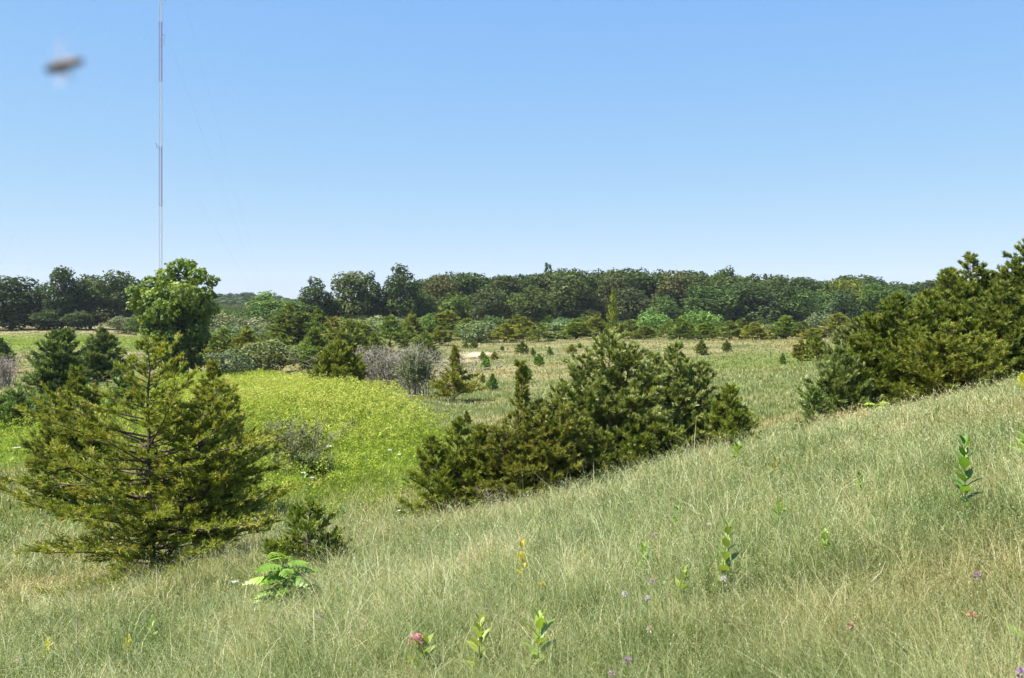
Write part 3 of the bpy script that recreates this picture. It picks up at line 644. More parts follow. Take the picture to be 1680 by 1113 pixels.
# ------------------------------------------------------------------ scrub belt
GB = 'shrubs and cedars of the scrub belt'
OL = (1, 1, 1); GR = (.75, .95, .7)
CD, CO, CB = (.72, .82, .72), (.9, .95, .8), (.6, .75, .75)
BELT = [
 ('o', 375, 92, 570, 62, 'blue grey shrub at the foot of the cottonwood', (.62, .75, .75)), ('o', 440, 100, 556, 84, 'wide grey green shrub with bare stems beside the goldenrod', (.85, .95, .7)),
 ('g', 500, 106, 556, 40, 'small fresh green shrub between the wide grey one and a dark cedar', (2.4, 2.6, 1.2)), ('c', 515, 108, 540, 62, 'dark cedar at the back edge of the goldenrod', CD),
 ('c', 575, 105, 528, 64, 'olive cedar rising behind the dark mound juniper', CO), ('c', 478, 160, 502, 76, 'large dark cedar in front of the willow', CD),
 ('c', 522, 160, 510, 54, 'dark cedar below the first dark oak', CD), ('c', 405, 130, 538, 56, 'brown green cedar among the pale shrubs', CO),
 ('c', 368, 135, 540, 50, 'olive cedar next to the cottonwood crown', CO), ('o', 358, 190, 514, 60, 'pale shrub touching the cottonwood', OL),
 ('o', 398, 195, 517, 56, 'pale rounded shrub left of the willow foot', OL), ('o', 386, 160, 532, 60, 'grey green shrub in the second row beside the cottonwood', (.85, .95, .85)),
 ('o', 428, 180, 528, 44, 'silvery shrub before the willow', OL), ('c', 545, 165, 522, 52, 'rust tinged cedar below the low dark tree', (1.1, .95, .85)),
 ('o', 570, 190, 520, 44, 'yellowish shrub under the thin crowned oak', (1.3, 1.2, .7)), ('c', 590, 150, 530, 52, 'slim olive cedar above the bare grey thicket', CO),
 ('o', 608, 205, 516, 60, 'silvery olive shrub under the dark narrow oak', (1.1, 1.1, 1.1)), ('o', 650, 200, 520, 54, 'silvery olive shrub under the tallest oak', (1.1, 1.1, 1.05)),
 ('c', 640, 140, 520, 62, 'dark spiky cedar standing behind the bare grey thicket', (.75, .9, .7)), ('c', 676, 185, 515, 44, 'brown cedar between the tallest oak and the sand patch', CO),
 ('g', 705, 195, 512, 50, 'leafy green shrub under the mid green tree', (1.9, 2.1, 1.3)), ('c', 697, 112, 548, 46, 'dark cedar at the meadow side of the grey thicket', (.75, .95, .8)),
 ('c', 668, 150, 530, 46, 'olive cedar just behind the grey thicket top', CO), ('c', 738, 195, 512, 66, 'broad brown green cedar above the sand patch', (.95, .95, .8)),
 ('c', 722, 160, 536, 44, 'low olive cedar beside the sand patch', CO), ('o', 785, 172, 526, 60, 'grey green olive shrub right behind the sand patch', (.85, .95, .85)),
 ('g', 808, 200, 516, 52, 'round dark shrub beyond the sand patch', (1.4, 1.5, 1.2)), ('c', 828, 168, 532, 50, 'yellow green low cedar beyond the sand patch', (1.2, 1.15, .8)),
 ('c', 858, 172, 522, 46, 'upright cedar below the light green drooping tree', CO), ('c', 846, 190, 518, 40, 'pointed cedar in the back row below the wood', CD),
 ('c', 884, 165, 532, 50, 'olive cedar under the mid green rounded crown', CO), ('o', 915, 178, 526, 52, 'grey green shrub with arching boughs below the spruce', (.8, .95, .85)),
 ('c', 900, 205, 520, 36, 'blue green pointed conifer below the spruce', (.55, .85, .9)), ('c', 946, 170, 524, 56, 'broad olive cedar left of the small bright tree', CO),
 ('o', 928, 205, 520, 34, 'bluish umbrella shaped shrub against the dark wood', (.65, .9, .8)), ('c', 978, 175, 520, 52, 'olive cedar behind the tallest middle cedar', CO),
 ('c', 1036, 170, 526, 50, 'brown green cedar on the meadow side of the tallest middle cedar', CO), ('g', 1073, 200, 508, 56, 'pale bluish leafy shrub in the dark bay', (2.2, 2.7, 2.0)),
 ('c', 1006, 150, 477, 22, 'narrow yellow green spire before the dark wood', (1.25, 1.25, .8)), ('c', 1058, 165, 536, 50, 'low cedar under the pale bluish shrub', CD),
 ('c', 1115, 165, 524, 52, 'dark round cedar beyond the broad middle cedar', CD), ('g', 1150, 205, 504, 58, 'grey green young ash below the layered maple', (2.0, 2.5, 1.7)),
 ('c', 1098, 178, 530, 40, 'olive cedar in the back row of the dark bay', CO), ('c', 1163, 168, 530, 48, 'cedar with drooping sides at the meadow brow', CO),
 ('c', 1196, 172, 528, 48, 'green cedar at the dark hollow of the largest maple', CO), ('c', 1238, 168, 530, 46, 'pale olive cedar right of the dark hollow', (1.15, 1.1, .95)),
 ('o', 1265, 175, 530, 46, 'grey green shrub at the top of the meadow', (.75, .85, .6)), ('c', 1290, 172, 520, 48, 'full olive cedar on the meadow brow', CO),
 ('c', 1318, 170, 528, 42, 'small cedar in the brow row below the rounded dark crown', CD), ('o', 1346, 190, 512, 44, 'grey blue spiky shrub under the smooth crown', (.75, .85, .85)),
 ('c', 1375, 160, 516, 66, 'big bronze cedar at the end of the brow row', (1.1, 1.05, .8)), ('c', 1332, 160, 540, 46, 'low bronze cedar below the spiky shrub', (1.1, 1.05, .85)),
 ('c', 1415, 150, 520, 60, 'olive cedar partly behind the hillcrest clump', CO), ('c', 1455, 150, 515, 60, 'dim cedar glimpsed through the hillcrest clump', CO),
 ('o', 208, 245, 518, 40, 'pale grey shrub under the flat topped oak', (1.1, 1.1, 1.15)), ('g', 232, 240, 512, 40, 'green shrub beside the cottonwood at the field edge', (1.5, 1.7, 1.2)),
 ('c', 462, 120, 548, 44, 'small dark cedar behind the wide grey shrub', CD), ('c', 545, 130, 540, 50, 'olive cedar in the hollow behind the goldenrod', CO),
 ('c', 612, 120, 548, 44, 'low dark cedar left of the bare thicket top', CD), ('c', 340, 120, 575, 40, 'low cedar against the cottonwood trunk', CO),
 ('g', 462, 215, 506, 60, 'mid green bush at the foot of the willow', (1.6, 1.8, 1.2)), ('g', 352, 225, 500, 60, 'green bush below the distant hill beside the cottonwood', (1.5, 1.7, 1.3)),
 ('g', 404, 228, 503, 50, 'dim green bush below the distant hill', (1.3, 1.5, 1.2)),
 ('c', 765, 185, 524, 50, 'dark cedar between the broad brown one and the grey olive shrub', CD), ('c', 1218, 180, 524, 40, 'slender cedar inside the dark hollow of the wood', CD)]
for k, (t, px, Y, top, w, lab, col) in enumerate(BELT):
    col = tuple(c * rs.uniform(.92, 1.08) for c in col); rz = rs.uniform(0, 6)
    if t == 'c': inst(MIDC[k % 4], (4.0, 2.9), 'red_cedar', lab, 'tree', px, Y, top, w * 1.25, GB, col, rz)
    elif t == 'o': inst(SHRUB[k % 4], (3.2, 4), 'olive_shrub', lab, 'shrub', px, Y, top, w * 1.25, GB, col, rz)
    else: inst(GSHRUB[k % 2], (3.2, 4), 'leafy_shrub', lab, 'shrub', px, Y, top, w * 1.1, GB, tuple(c * .8 for c in col), rz)
# single junipers on the meadow
GM = 'small junipers scattered on the meadow'
MEAD = [(1151, 583, 560, 26, 'round juniper on the upper meadow, larger of a pair', CD), (1192, 578, 560, 18, 'small round juniper on the upper meadow, smaller of a pair', CD),
 (1314, 593, 560, 34, 'bronze juniper bush at one side of the meadow trio', (1.1, 1.0, .8)), (1342, 593, 553, 42, 'tallest juniper of the meadow trio', CO), (1364, 593, 570, 26, 'low green juniper ending the meadow trio', (.95, 1.15, .75)),
 (1332, 580, 548, 26, 'dark juniper standing behind the meadow trio', CD), (1284, 600, 581, 14, 'tiny pointed juniper in front of the meadow trio', (.8, 1.1, .8)),
 (797, 607, 585, 20, 'bright green little pine below the sand patch', (.9, 1.5, .7)), (792, 592, 578, 18, 'olive seedling touching the lower end of the sand patch', CO), (811, 592, 578, 15, 'brown seedling beside the sand patch', (1.2, .95, .9)),
 (884, 602, 582, 20, 'green seedling pine alone on the mid meadow', (.75, 1.15, .8)), (857, 582, 562, 24, 'dark juniper bush at the upper edge of the mid meadow', CD), (874, 584, 571, 11, 'grey green seedling beside the dark juniper bush', CO),
 (902, 583, 570, 12, 'bluish seedling on the upper meadow near the middle clump', (.7, 1.0, .9)), (824, 576, 568, 9, 'tiny dark seedling beyond the sand patch', CD), (777, 572, 560, 16, 'dark small bush at the meadow edge above the sand', CD),
 (808, 642, 615, 20, 'blue green seedling behind the thin half bare leader', (.6, 1.0, .9)), (792, 630, 614, 10, 'faint bronze seedling on the mid meadow', (1.1, 1.0, .9)), (862, 628, 600, 24, 'green seedling half behind the thin leader cedar', (.8, 1.2, .8)),
 (764, 572, 561, 12, 'small olive bush at the corner of the sand patch', CO), (938, 580, 566, 22, 'pale olive bush on the meadow beside the tallest middle cedar', (1.2, 1.10, .9)),
 (766, 700, 676, 16, 'dark dry seedling in the hollow between goldenrod and middle clump', (.7, .75, .7))]
for k, (px, py, top, w, lab, col) in enumerate(MEAD):
    p = at(px, py); inst(SMALLC[k % 2], (1.6, 1.2), 'small_juniper', lab, 'tree', px, p.y, top, w * 1.05, GM, col, rs.uniform(0, 6))

# ------------------------------------------------------------------ bare bushes
def bare_bush(name, label, px, Y, top, w, seed, stems, leaves, tone_leaf=None, leafmat='olive', fan=.55, color=(1, 1, 1), group=None):
    rs_ = np.random.RandomState(seed); p = place(px, Y); H = top_h(p, top); W = w * Y / F
    T = Batch(); K = Batch(); tips = []; thick = max(.004, .00028 * Y)
    for k in range(stems):
        bx = rs_.randn(2) * W * .16; a = rs_.uniform(0, 6.28); sp = abs(rs_.randn()) * fan
        n = 6; s = np.linspace(0, 1, n); h = H * rs_.uniform(.55, 1.0)
        end = np.array([bx[0] + math.cos(a) * sp * W * .5, bx[1] + math.sin(a) * sp * W * .35, h])
        st = np.array([bx[0] * .8, bx[1] * .8, 0]); pp = st + (end - st) * s[:, None]; pp[:, 2] = h * s ** .85; pp += rs_.randn(n, 3) * .015 * H * s[:, None]
        tube(T, pp, thick * 1.6 * (1 - .7 * s), 3)
        for m in range(7):
            u = rs_.uniform(.35, .98); o = np.array([np.interp(u, s, pp[:, q]) for q in range(3)])
            d = unit(np.array([rs_.randn() * .95, rs_.randn() * .95, .9])); L = H * rs_.uniform(.10, .26)
            tube(T, np.stack([o, o + d * L * .5 + rs_.randn(3) * .01 * H, o + d * L + np.array([0, 0, .03 * H])]), thick * np.array([.9, .7, .4]), 3); tips.append(o + d * L * rs_.rand())
    t = thing(name, label, 'shrub', p, 0, group)
    obj('branches', T.mesh(name + '_branches', M['twig'], True), t)
    if leaves:
        tips = np.array(tips); i_ = rs_.randint(0, len(tips), leaves); c = tips[i_] * np.array([1, 1, .9]) + rs_.randn(leaves, 3) * .05 * H
        d = unit(rs_.randn(leaves, 3) + np.array([0, 0, .4])); sd = unit(np.cross(d, rs_.randn(leaves, 3)))
        diamonds(K, c, d, sd, rs_.uniform(.7, 1.3, leaves) * .0028 * Y, .0016 * Y, np.clip(rs_.rand(leaves) * .8 + .1, 0, 1))
        obj('foliage', K.mesh(name + '_foliage', M[leafmat]), t, color)
    return t
GD = 'bare and half bare bushes'
bare_bush('bare_thicket', 'wide nearly leafless purple grey thicket above the goldenrod mound', 635, 72, 572, 130, 1, 110, 1500, color=(.62, .6, .55), fan=1.25, group=GD)
bare_bush('bare_thicket', 'nearly leafless grey thicket crown showing behind the wide thicket', 612, 84, 568, 80, 2, 70, 700, color=(.62, .6, .55), fan=1.2, group=GD)
bare_bush('grey_shrub', 'grey green thin leaved shrub with dead lower stems beside the bronze cedar', 682, 60, 568, 74, 3, 50, 2600, color=(.8, .88, .75), group=GD)
bare_bush('grey_shrub', 'half bare twiggy bush in the weeds beside the open cedar', 476, 36, 688, 118, 4, 44, 3000, leafmat='cedar', color=(.62, .66, .62), fan=.9, group=GD)
bare_bush('bare_thicket', 'leafless grey bush at the valley edge under the cut off cedar', 6, 74, 582, 56, 5, 60, 0, group=GD)
bare_bush('grey_shrub', 'low dark leafy bush among weeds beside the half bare twiggy one', 512, 34, 742, 62, 6, 36, 3200, leafmat='cedar', color=(.6, .75, .6), group=GD)
bare_bush('dead_stalks', 'branching dry straw stalks standing before the middle clump', 815, 20.3, 798, 60, 7, 9, 0, group=GD)

# ------------------------------------------------------------------ radio mast
mp = place(264, 350); Hm = 150.0
mast = thing('radio_mast', 'tall slender red and white guyed radio mast rising behind the cottonwood', 'radio mast', mp)
def rod(b, a, c, r): tube(b, np.array([a, c], float), r, 4)
def section(z0, z1, rad=.62):
    b = Batch(); ang = [R(90), R(210), R(330)]
    P = lambda a, z: np.array([rad * math.cos(a), rad * math.sin(a), z])
    for a in ang: rod(b, P(a, z0), P(a, z1), .085)
    n = max(1, round((z1 - z0) / 1.25)); zs = np.linspace(z0, z1, n + 1)
    for k in range(n):
        for q in range(3):
            a0, a1 = ang[q], ang[(q + 1) % 3]
            rod(b, P(a0, zs[k]), P(a1, zs[k]), .032)
            if k % 2: a0, a1 = a1, a0
            rod(b, P(a0, zs[k]), P(a1, zs[k + 1]), .032)
    return b
zpix = lambda py: (HY - py) / F * 350 - mp.z
cuts = [0, zpix(440), zpix(339), zpix(240), zpix(134), zpix(35), zpix(-70), zpix(-170)]
for k in range(len(cuts) - 1):
    white = k in (1, 3, 5) ; red = not white
    o = obj('lattice_section', section(cuts[k], cuts[k + 1]).mesh('lattice', M['mast_red' if red else 'mast_white']), mast)
    o['label'] = 'haze tinted red lattice section' if red else 'white lattice section'
def bracket(py, size):
    b = Batch(); z = zpix(py)
    rod(b, (-.6, .2, z), (-.6 - size, -.6, z), .07); rod(b, (-.6 - size, -.6, z - .5), (-.6 - size, -.6, z + .9), .10)
    rod(b, (-.6, .2, z - .7), (-.6 - size, -.6, z - .2), .05); rod(b, (-.6 - size, -.6, z + .9), (-.6 - size - .5, -1.0, z + 1.2), .09)
    for s in range(12):
        pass
    return obj('antenna_bracket', b.mesh('antenna_bracket', M['steel']), mast)
bracket(241, .7); bracket(63, -2.0); bracket(73, -2.0); bracket(4, -2.2)
topz = cuts[-1]
for (ax, ay) in ((pix(655, 500, 330)[0] - mp.x, 330 - 350), (pix(445, 500, 440)[0] - mp.x, 440 - 350), (-78, 20), (-60, -70)):
    for lv in ((.99, .80, .62, .44) if ax > 60 else (.97, .72, .45)):
        b = Batch(); s = np.linspace(0, 1, 14); a = np.array([0, 0, topz * lv]); e = np.array([ax, ay, 0.])
        pp = a + (e - a) * s[:, None]; pp[:, 2] -= np.sin(s * PI) * 1.6
        tube(b, pp, .015, 3)
        obj('guy_wire', b.mesh('guy_wire', M['steel']), mast)

# ------------------------------------------------------------------ foreground plants
def leaf_blade(b, base, d, up, L, W, tone, fold=.25, droop=.25):
    """an oval leaf with a folded midrib: 2 x 3 quads"""
    d = np.array(d, float); d /= np.linalg.norm(d); up = np.array(up, float)
    s = np.cross(d, up); s /= max(np.linalg.norm(s), 1e-6); n = np.cross(s, d)
    ts = [0, .3, .65, 1.0]; ws = [.08, .9, .85, .04]; vs = []
    for t, w in zip(ts, ws):
        c = np.array(base) + d * L * t - n * (t * t * droop * L)
        vs += [c - s * W * .5 * w + n * fold * W * .5 * w, c, c + s * W * .5 * w + n * fold * W * .5 * w]
    q = []
    for k in range(3):
        for m in range(2): a = k * 3 + m; q.append((a, a + 1, a + 4, a + 3))
    b.add(np.array(vs), tone, quads=q)
def base_at(px, py): return at(px, py)
def milkweed(px, py, top, seed, label, pairs=6, leaf=.13, color=(1, 1, 1), mat='forb', flower=False, spread=1.0):
    rs_ = np.random.RandomState(seed); p = at(px, py); H = max(.12, (py - top) / F * p.y) + .10; leaf = leaf * 1.25
    T = Batch(); K = Batch(); s = np.linspace(0, 1, 6)
    stem = np.stack([rs_.randn() * .03 * s ** 2, rs_.randn() * .03 * s ** 2, H * s], 1)
    tube(T, stem, .006 * (1 - .6 * s), 5)
    rot = rs_.uniform(0, 3)
    pairs += 3
    for k in range(pairs):
        t = .22 + .76 * k / max(1, pairs - 1); c = stem[0] + (stem[-1] - stem[0]) * t; L = leaf * (1.05 - .45 * abs(t - .5) * 2) * rs_.uniform(.8, 1.15)
        for sgn in (0, PI):
            a = rot + sgn + rs_.randn() * .25; el = .5 + .75 * t ** 1.5
            leaf_blade(K, c, (math.cos(a) * math.cos(el) * spread, math.sin(a) * math.cos(el) * spread, math.sin(el)), (0, 0, 1), L, L * .52, rs_.uniform(.3, 1), droop=.15)
        rot += PI / 2 + rs_.randn() * .2
    t = thing('milkweed_plant', label, 'plant', p, 0, 'leafy plants in the near grass')
    obj('stem', T.mesh('milkweed_stem', M['stem_green'], True), t); obj('leaves', K.mesh('milkweed_leaves', M[mat]), t, color)
    if flower:
        fb = Batch(); n = 90; u = unit(rs_.randn(n, 3)); u[:, 2] = np.abs(u[:, 2]) * 1.0 - .25
        c = np.array([0, 0, H + .035]) + u * .042
        for m in range(3):
            d = unit(u + rs_.randn(n, 3) * .7); diamonds(fb, c, d, unit(np.cross(d, rs_.randn(n, 3))), .016, .010, rs_.rand(n))
        obj('flower_head', fb.mesh('milkweed_flower_head', M['petal']), t, (.62, .30, .36))
    return t
milkweed(1183, 1000, 888, 1, 'tall milkweed with broad oval leaves in the middle of the near grass', 8, .11)
milkweed(1584, 862, 748, 2, 'upright leafy milkweed growing high on the slope', 8, .15, (.7, .95, .7))
milkweed(683, 1130, 1085, 3, 'milkweed in bloom with a round dusty pink flower head', 3, .13, flower=True)
milkweed(786, 1125, 1048, 4, 'yellow green milkweed shoot at the picture bottom', 4, .11, (1.25, 1.15, .9))
milkweed(882, 1125, 1045, 5, 'milkweed with two erect pale leaves at the picture bottom', 4, .13, (1.1, 1.2, .9))
milkweed(1058, 968, 922, 6, 'short milkweed with erect leaves near pink knapweed', 4, .10, (.9, 1.1, .8))
milkweed(1110, 1015, 962, 7, 'pale low milkweed beside the tall milkweed', 4, .09, (1.35, 1.3, 1.1))
milkweed(1355, 935, 902, 8, 'small milkweed tip in the open grass past the tall milkweed', 3, .10, (.95, 1.15, .8))
milkweed(1278, 880, 846, 9, 'small dark leafy shoot halfway up the slope', 4, .10, (.75, .95, .7))
milkweed(1106, 892, 855, 10, 'thin leafy shoot above the pink knapweed', 3, .09, (.9, 1.1, .8))
milkweed(1145, 752, 734, 11, 'broad leaved shoot at the edge of the middle clump shade', 4, .2, (1.2, 1.3, 1))
milkweed(1208, 766, 746, 12, 'small leafy shoot below the pale green young cedar', 4, .16, (1.1, 1.2, .9))
milkweed(860, 985, 918, 13, 'yellowing plant with withered lower leaves', 5, .09, (1.3, .95, .5), 'forb_yellow')
milkweed(1267, 796, 770, 14, 'thin reddish leafed shoot on the open slope', 3, .11, (1.3, .9, .8))
milkweed(1412, 832, 798, 15, 'faint green shoot high on the open slope', 3, .10, (.9, 1.1, .8))
milkweed(250, 1075, 1030, 16, 'slim bright green shoot below the open cedar', 4, .07, (1.1, 1.2, .8))
milkweed(80, 1100, 1068, 17, 'yellow green tuft in the low corner of the slope', 4, .08, (1.4, 1.2, .6), 'forb_yellow')
milkweed(205, 1092, 1075, 18, 'little yellow flowering tuft below the slim shoot', 3, .07, (1.3, 1.1, .5), 'forb_yellow')
milkweed(1690, 1130, 1042, 19, 'single pale milkweed leaf leaning in at the corner', 1, .12, (1, 1.05, 1))
milkweed(1676, 648, 630, 20, 'yellow leafed sprig on the crest of the slope', 4, .22, (1.2, 1.1, .6), 'forb_yellow')
milkweed(1688, 775, 730, 21, 'rounded green leaves of a bush leaning in from the slope side', 6, .18, (1, 1.15, .7), spread=1.4)
milkweed(500, 818, 776, 22, 'white flowered tall weed below the half bare bush', 6, .16, (.9, 1.1, .8))

def compound(px, py, top, w, seed, label, mat, color, nr=11, leaflets=9, name='sumac_sapling'):
    rs_ = np.random.RandomState(seed); p = at(px, py); H = (py - top) / F * p.y * 1.2 + .12; W = w / F * p.y
    T = Batch(); K = Batch(); s = np.linspace(0, 1, 7)
    tube(T, np.stack([.03 * s, 0 * s, H * .72 * s], 1), .012 * (1 - .5 * s), 5)
    for k in range(nr):
        a = k * 2.4 + rs_.randn() * .3; t0 = .25 + .75 * k / nr; o = np.array([.03 * t0, 0, H * .72 * t0]); L = W * .55 * rs_.uniform(.75, 1.1)
        el = .2 + .75 * t0; ss = np.linspace(0, 1, leaflets + 2)
        pp = o + np.stack([np.cos(a) * L * ss * np.cos(el * .6), np.sin(a) * L * ss * np.cos(el * .6), L * (np.sin(el) * ss - .65 * ss ** 2)], 1)
        tube(T, pp, .004 * (1 - .7 * ss), 4)
        tan = unit(np.gradient(pp, axis=0)); lat = unit(np.cross(tan, [0, 0, 1.]))
        tn = rs_.uniform(.3, .8)
        for m in range(2, leaflets + 2):
            for sg in (-1, 1):
                d = tan[m] * .55 + lat[m] * sg - np.array([0, 0, .25])
                leaf_blade(K, pp[m], d, (0, 0, 1), L * .27 * math.sin(PI * min(1, .25 + .75 * m / (leaflets + 1))) + .02, L * .16, np.clip(tn + rs_.randn() * .15, 0, 1), .2, .25)
    t = thing(name, label, 'sapling', p, rs_.uniform(0, 6), 'leafy plants in the near grass')
    obj('stem', T.mesh('sapling_stem', M['stem_green'], True), t); obj('leaves', K.mesh('sapling_leaves', M[mat]), t, color)
    return t
compound(468, 1012, 928, 118, 1, 'bright green sapling with drooping feathered leaves beside the young juniper', 'forb', (1.05, 1.3, .7), 24, 7)
compound(1440, 690, 664, 48, 2, 'bright lime green sumac at the foot of the hillcrest clump', 'forb_yellow', (.95, 1.15, .7), 10, 7)
compound(560, 1000, 968, 60, 3, 'low green feathery sprig in the grass below the young juniper', 'forb', (1, 1.1, .8), 6, 6, 'sumac_sprig')

# flowers
def flower(px, py, label, col, size, kind='knapweed_flower', cat='flower', h=.38, group='knapweed flowers in the grass', flat=False, seed=0):
    rs_ = np.random.RandomState(seed + int(px)); y0 = at(px, py + 2).y
    # stand the stem so its head shows at this place: head height h above the ground
    Y = y0; 
    for _ in range(12):
        x = (px - HX) / F * Y; zh = (HY - py) / F * Y; g = gz(x, Y)
        Y *= 1 + .5 * ((zh - g) - h) / max(1.0, abs(zh) * 2)
    x = (px - HX) / F * Y; g = gz(x, Y); hh = max(.1, (HY - py) / F * Y - g)
    size = size * .75; T = Batch(); s = np.linspace(0, 1, 5)
    tube(T, np.stack([.04 * np.sin(s * 2), 0 * s, hh * s], 1) - np.array([.04 * math.sin(2), 0, 0]), .003 * (1 - .4 * s), 4)
    t = thing(kind, label, cat, (x, Y, g), 0, group)
    obj('stem', T.mesh('flower_stem', M['stem_green'], True), t)
    fb = Batch(); n = 46
    if flat:
        u = np.stack([rs_.randn(n) * size * .5, rs_.randn(n) * size * .5, rs_.rand(n) * size * .2], 1); d = unit(np.stack([rs_.randn(n), rs_.randn(n), np.zeros(n) + .15], 1))
        diamonds(fb, u + np.array([0, 0, hh]), d, unit(np.cross(d, [0, 0, 1.])), size * .45, size * .38, rs_.rand(n))
    else:
        u = unit(rs_.randn(n, 3) + np.array([0, 0, .9]))
        diamonds(fb, np.array([0, 0, hh]) + u * size * .15, u, unit(np.cross(u, rs_.randn(n, 3))), size * .55, size * .2, rs_.rand(n))
    obj('flower_head', fb.mesh('flower_head', M['petal']), t, col)
    return t
PU, PK = (.42, .25, .48), (.52, .38, .47)
for px, py, lab, col, sz in [(1603, 946, 'vivid violet knapweed alone in the grass below the upright milkweed', PU, .05), (1030, 1085, 'violet knapweed low in the grass near the picture bottom', PU, .045),
  (1074, 878, 'pink knapweed above the short milkweed', PK, .055), (1070, 955, 'dusky pink knapweed touching the short milkweed', PK, .05), (1062, 983, 'pale pink knapweed just under the short milkweed', (.6, .5, .6), .05),
  (1187, 950, 'pale lilac flower against the tall milkweed stem', (.65, .6, .68), .045), (525, 1013, 'lilac knapweed beside the feathered sapling', (.5, .42, .6), .055), (1676, 1106, 'violet knapweed in the bottom corner', PU, .05),
  (1163, 862, 'whitish knapweed above the tall milkweed', (.7, .62, .66), .05), (1005, 1107, 'pink knapweed at the bottom edge of the grass', PK, .045), (30, 1083, 'pinkish pale flower at the far bottom corner', (.7, .55, .62), .06),
  (1025, 975, 'faint lilac flower apart from the short milkweed', (.62, .55, .66), .045), (1066, 1033, 'faded buff knapweed head below the pale milkweed', (.6, .5, .4), .045), (1595, 1010, 'rusty dead knapweed head below the vivid violet one', (.5, .28, .2), .045),
  (950, 868, 'tiny pale lilac flower below the middle clump', (.65, .58, .66), .05), (890, 958, 'small yellow flower beside the yellowing plant', (.8, .65, .08), .05), (1395, 1028, 'brown withered head low in the grass', (.5, .34, .24), .045)]:
    flower(px, py, lab, col, sz)
WH = (.85, .85, .80)
for px, py, lab, sz, h in [(497, 776, 'white umbel over the weeds by the dark leafy bush', .10, 1.0), (512, 784, 'second white umbel nearer the dark leafy bush', .10, .9), (507, 796, 'lowest white umbel by the dark leafy bush', .09, .8), (640, 739, 'white umbel in the weeds at the hollow', .10, .9),
  (655, 746, 'white umbel beside its twin in the hollow weeds', .10, .8), (540, 733, 'pale umbel on the goldenrod side of the half bare bush', .15, .9), (448, 893, 'white umbel near the leader of the young juniper', .05, .7), (655, 838, 'single white umbel below the low bushy cedar', .06, .7),
  (973, 752, 'white umbel against the dark boughs of the middle clump', .08, .8), (928, 781, 'white umbel low before the middle clump', .07, .7), (1108, 739, 'white umbel under the broad dark cedar', .08, .7), (385, 955, 'small white flower right of the open cedar trunk', .05, .4),
  (28, 735, 'white umbel in the valley grass at the picture edge', .15, .8), (52, 742, 'white umbel among the valley weeds near the edge', .15, .8)]:
    flower(px, py, lab, WH, sz, 'wild_carrot_flower', 'flower', h, 'white wild carrot umbels', True)

# dead stalks in the grass
def stalk(px, py, top, lean, seed, label, forks=2):
    rs_ = np.random.RandomState(seed); p = at(px, py); H = (py - top) / F * p.y; T = Batch(); s = np.linspace(0, 1, 7)
    pp = np.stack([lean * H * s, .1 * H * s * rs_.randn(), H * s], 1); tube(T, pp, .005 * (1 - .6 * s) + .001, 4)
    for k in range(forks):
        o = pp[2 + k]; a = rs_.uniform(-1, 1); L = H * rs_.uniform(.3, .5); sg = 1 if k % 2 else -1
        tube(T, np.stack([o, o + np.array([sg * .4 * L, .2 * a * L, .5 * L]), o + np.array([sg * .6 * L, .2 * a * L, L])]), np.array([.0035, .0025, .001]), 4)
    o = obj('dry_stalk', T.mesh('dry_stalk', M['stem_dry'], True)); o.location = p
    return tag(o, label, 'stalk', 'dry stalks in the near grass')
stalk(128, 1105, 985, -.1, 1, 'forked pale dry stalk in the grass below the open cedar', 3)
stalk(560, 920, 862, -.2, 2, 'slim dry stalk above the feathered sapling', 1)
stalk(600, 1080, 1000, -.35, 3, 'leaning dry stalk in the grass past the feathered sapling', 2)
stalk(1010, 1000, 930, .2, 4, 'dry stalk leaning beside the short milkweed', 1)
stalk(1250, 1085, 1010, .6, 5, 'dry stalk leaning below the tall milkweed', 1)
stalk(1450, 1000, 915, -.5, 6, 'straw stalk arching over the grass near the small milkweed tip', 2)
stalk(1240, 790, 752, .1, 7, 'thin seed stalk near the pale green young cedar', 1)
stalk(840, 1060, 985, -.6, 8, 'leaning straw stalk below the yellowing plant', 1)
stalk(700, 920, 870, -.1, 9, 'short straw stalk in the middle of the slope', 1)

# ------------------------------------------------------------------ insect close to the lens
def ellipsoid(b, c, r, M3, k=10, tone=.5):
    vs = []; q = []
    for i_ in range(k + 1):
        for j_ in range(k):
            a = PI * i_ / k; o = 2 * PI * j_ / k
            vs.append(np.array([math.cos(a) * r[0], math.sin(a) * math.cos(o) * r[1], math.sin(a) * math.sin(o) * r[2]]))
    vs = np.array(vs) @ np.array(M3).T + np.array(c)
    for i_ in range(k):
        for j_ in range(k): q.append((i_ * k + j_, i_ * k + (j_ + 1) % k, (i_ + 1) * k + (j_ + 1) % k, (i_ + 1) * k + j_))
    b.add(vs, tone, quads=q)
ip = pix(112, 105, .27)
ins = thing('flying_insect', 'brown flying insect hovering out of focus against the upper sky', 'insect', ip)
ins.rotation_euler = (0, -R(13), 0); ins.scale = (.74, .74, .74)
I3 = np.eye(3); b = Batch(); ellipsoid(b, (.0008, 0, 0), (.0052, .0020, .0019), I3); ellipsoid(b, (-.0035, 0, -.0002), (.0034, .0024, .0024), I3)
obj('body', b.mesh('insect_body', M['insect'], True), ins)
b = Batch(); ellipsoid(b, (-.0072, 0, -.0004), (.0016, .0019, .0017), I3); obj('head', b.mesh('insect_head', M['insect_dark'], True), ins)
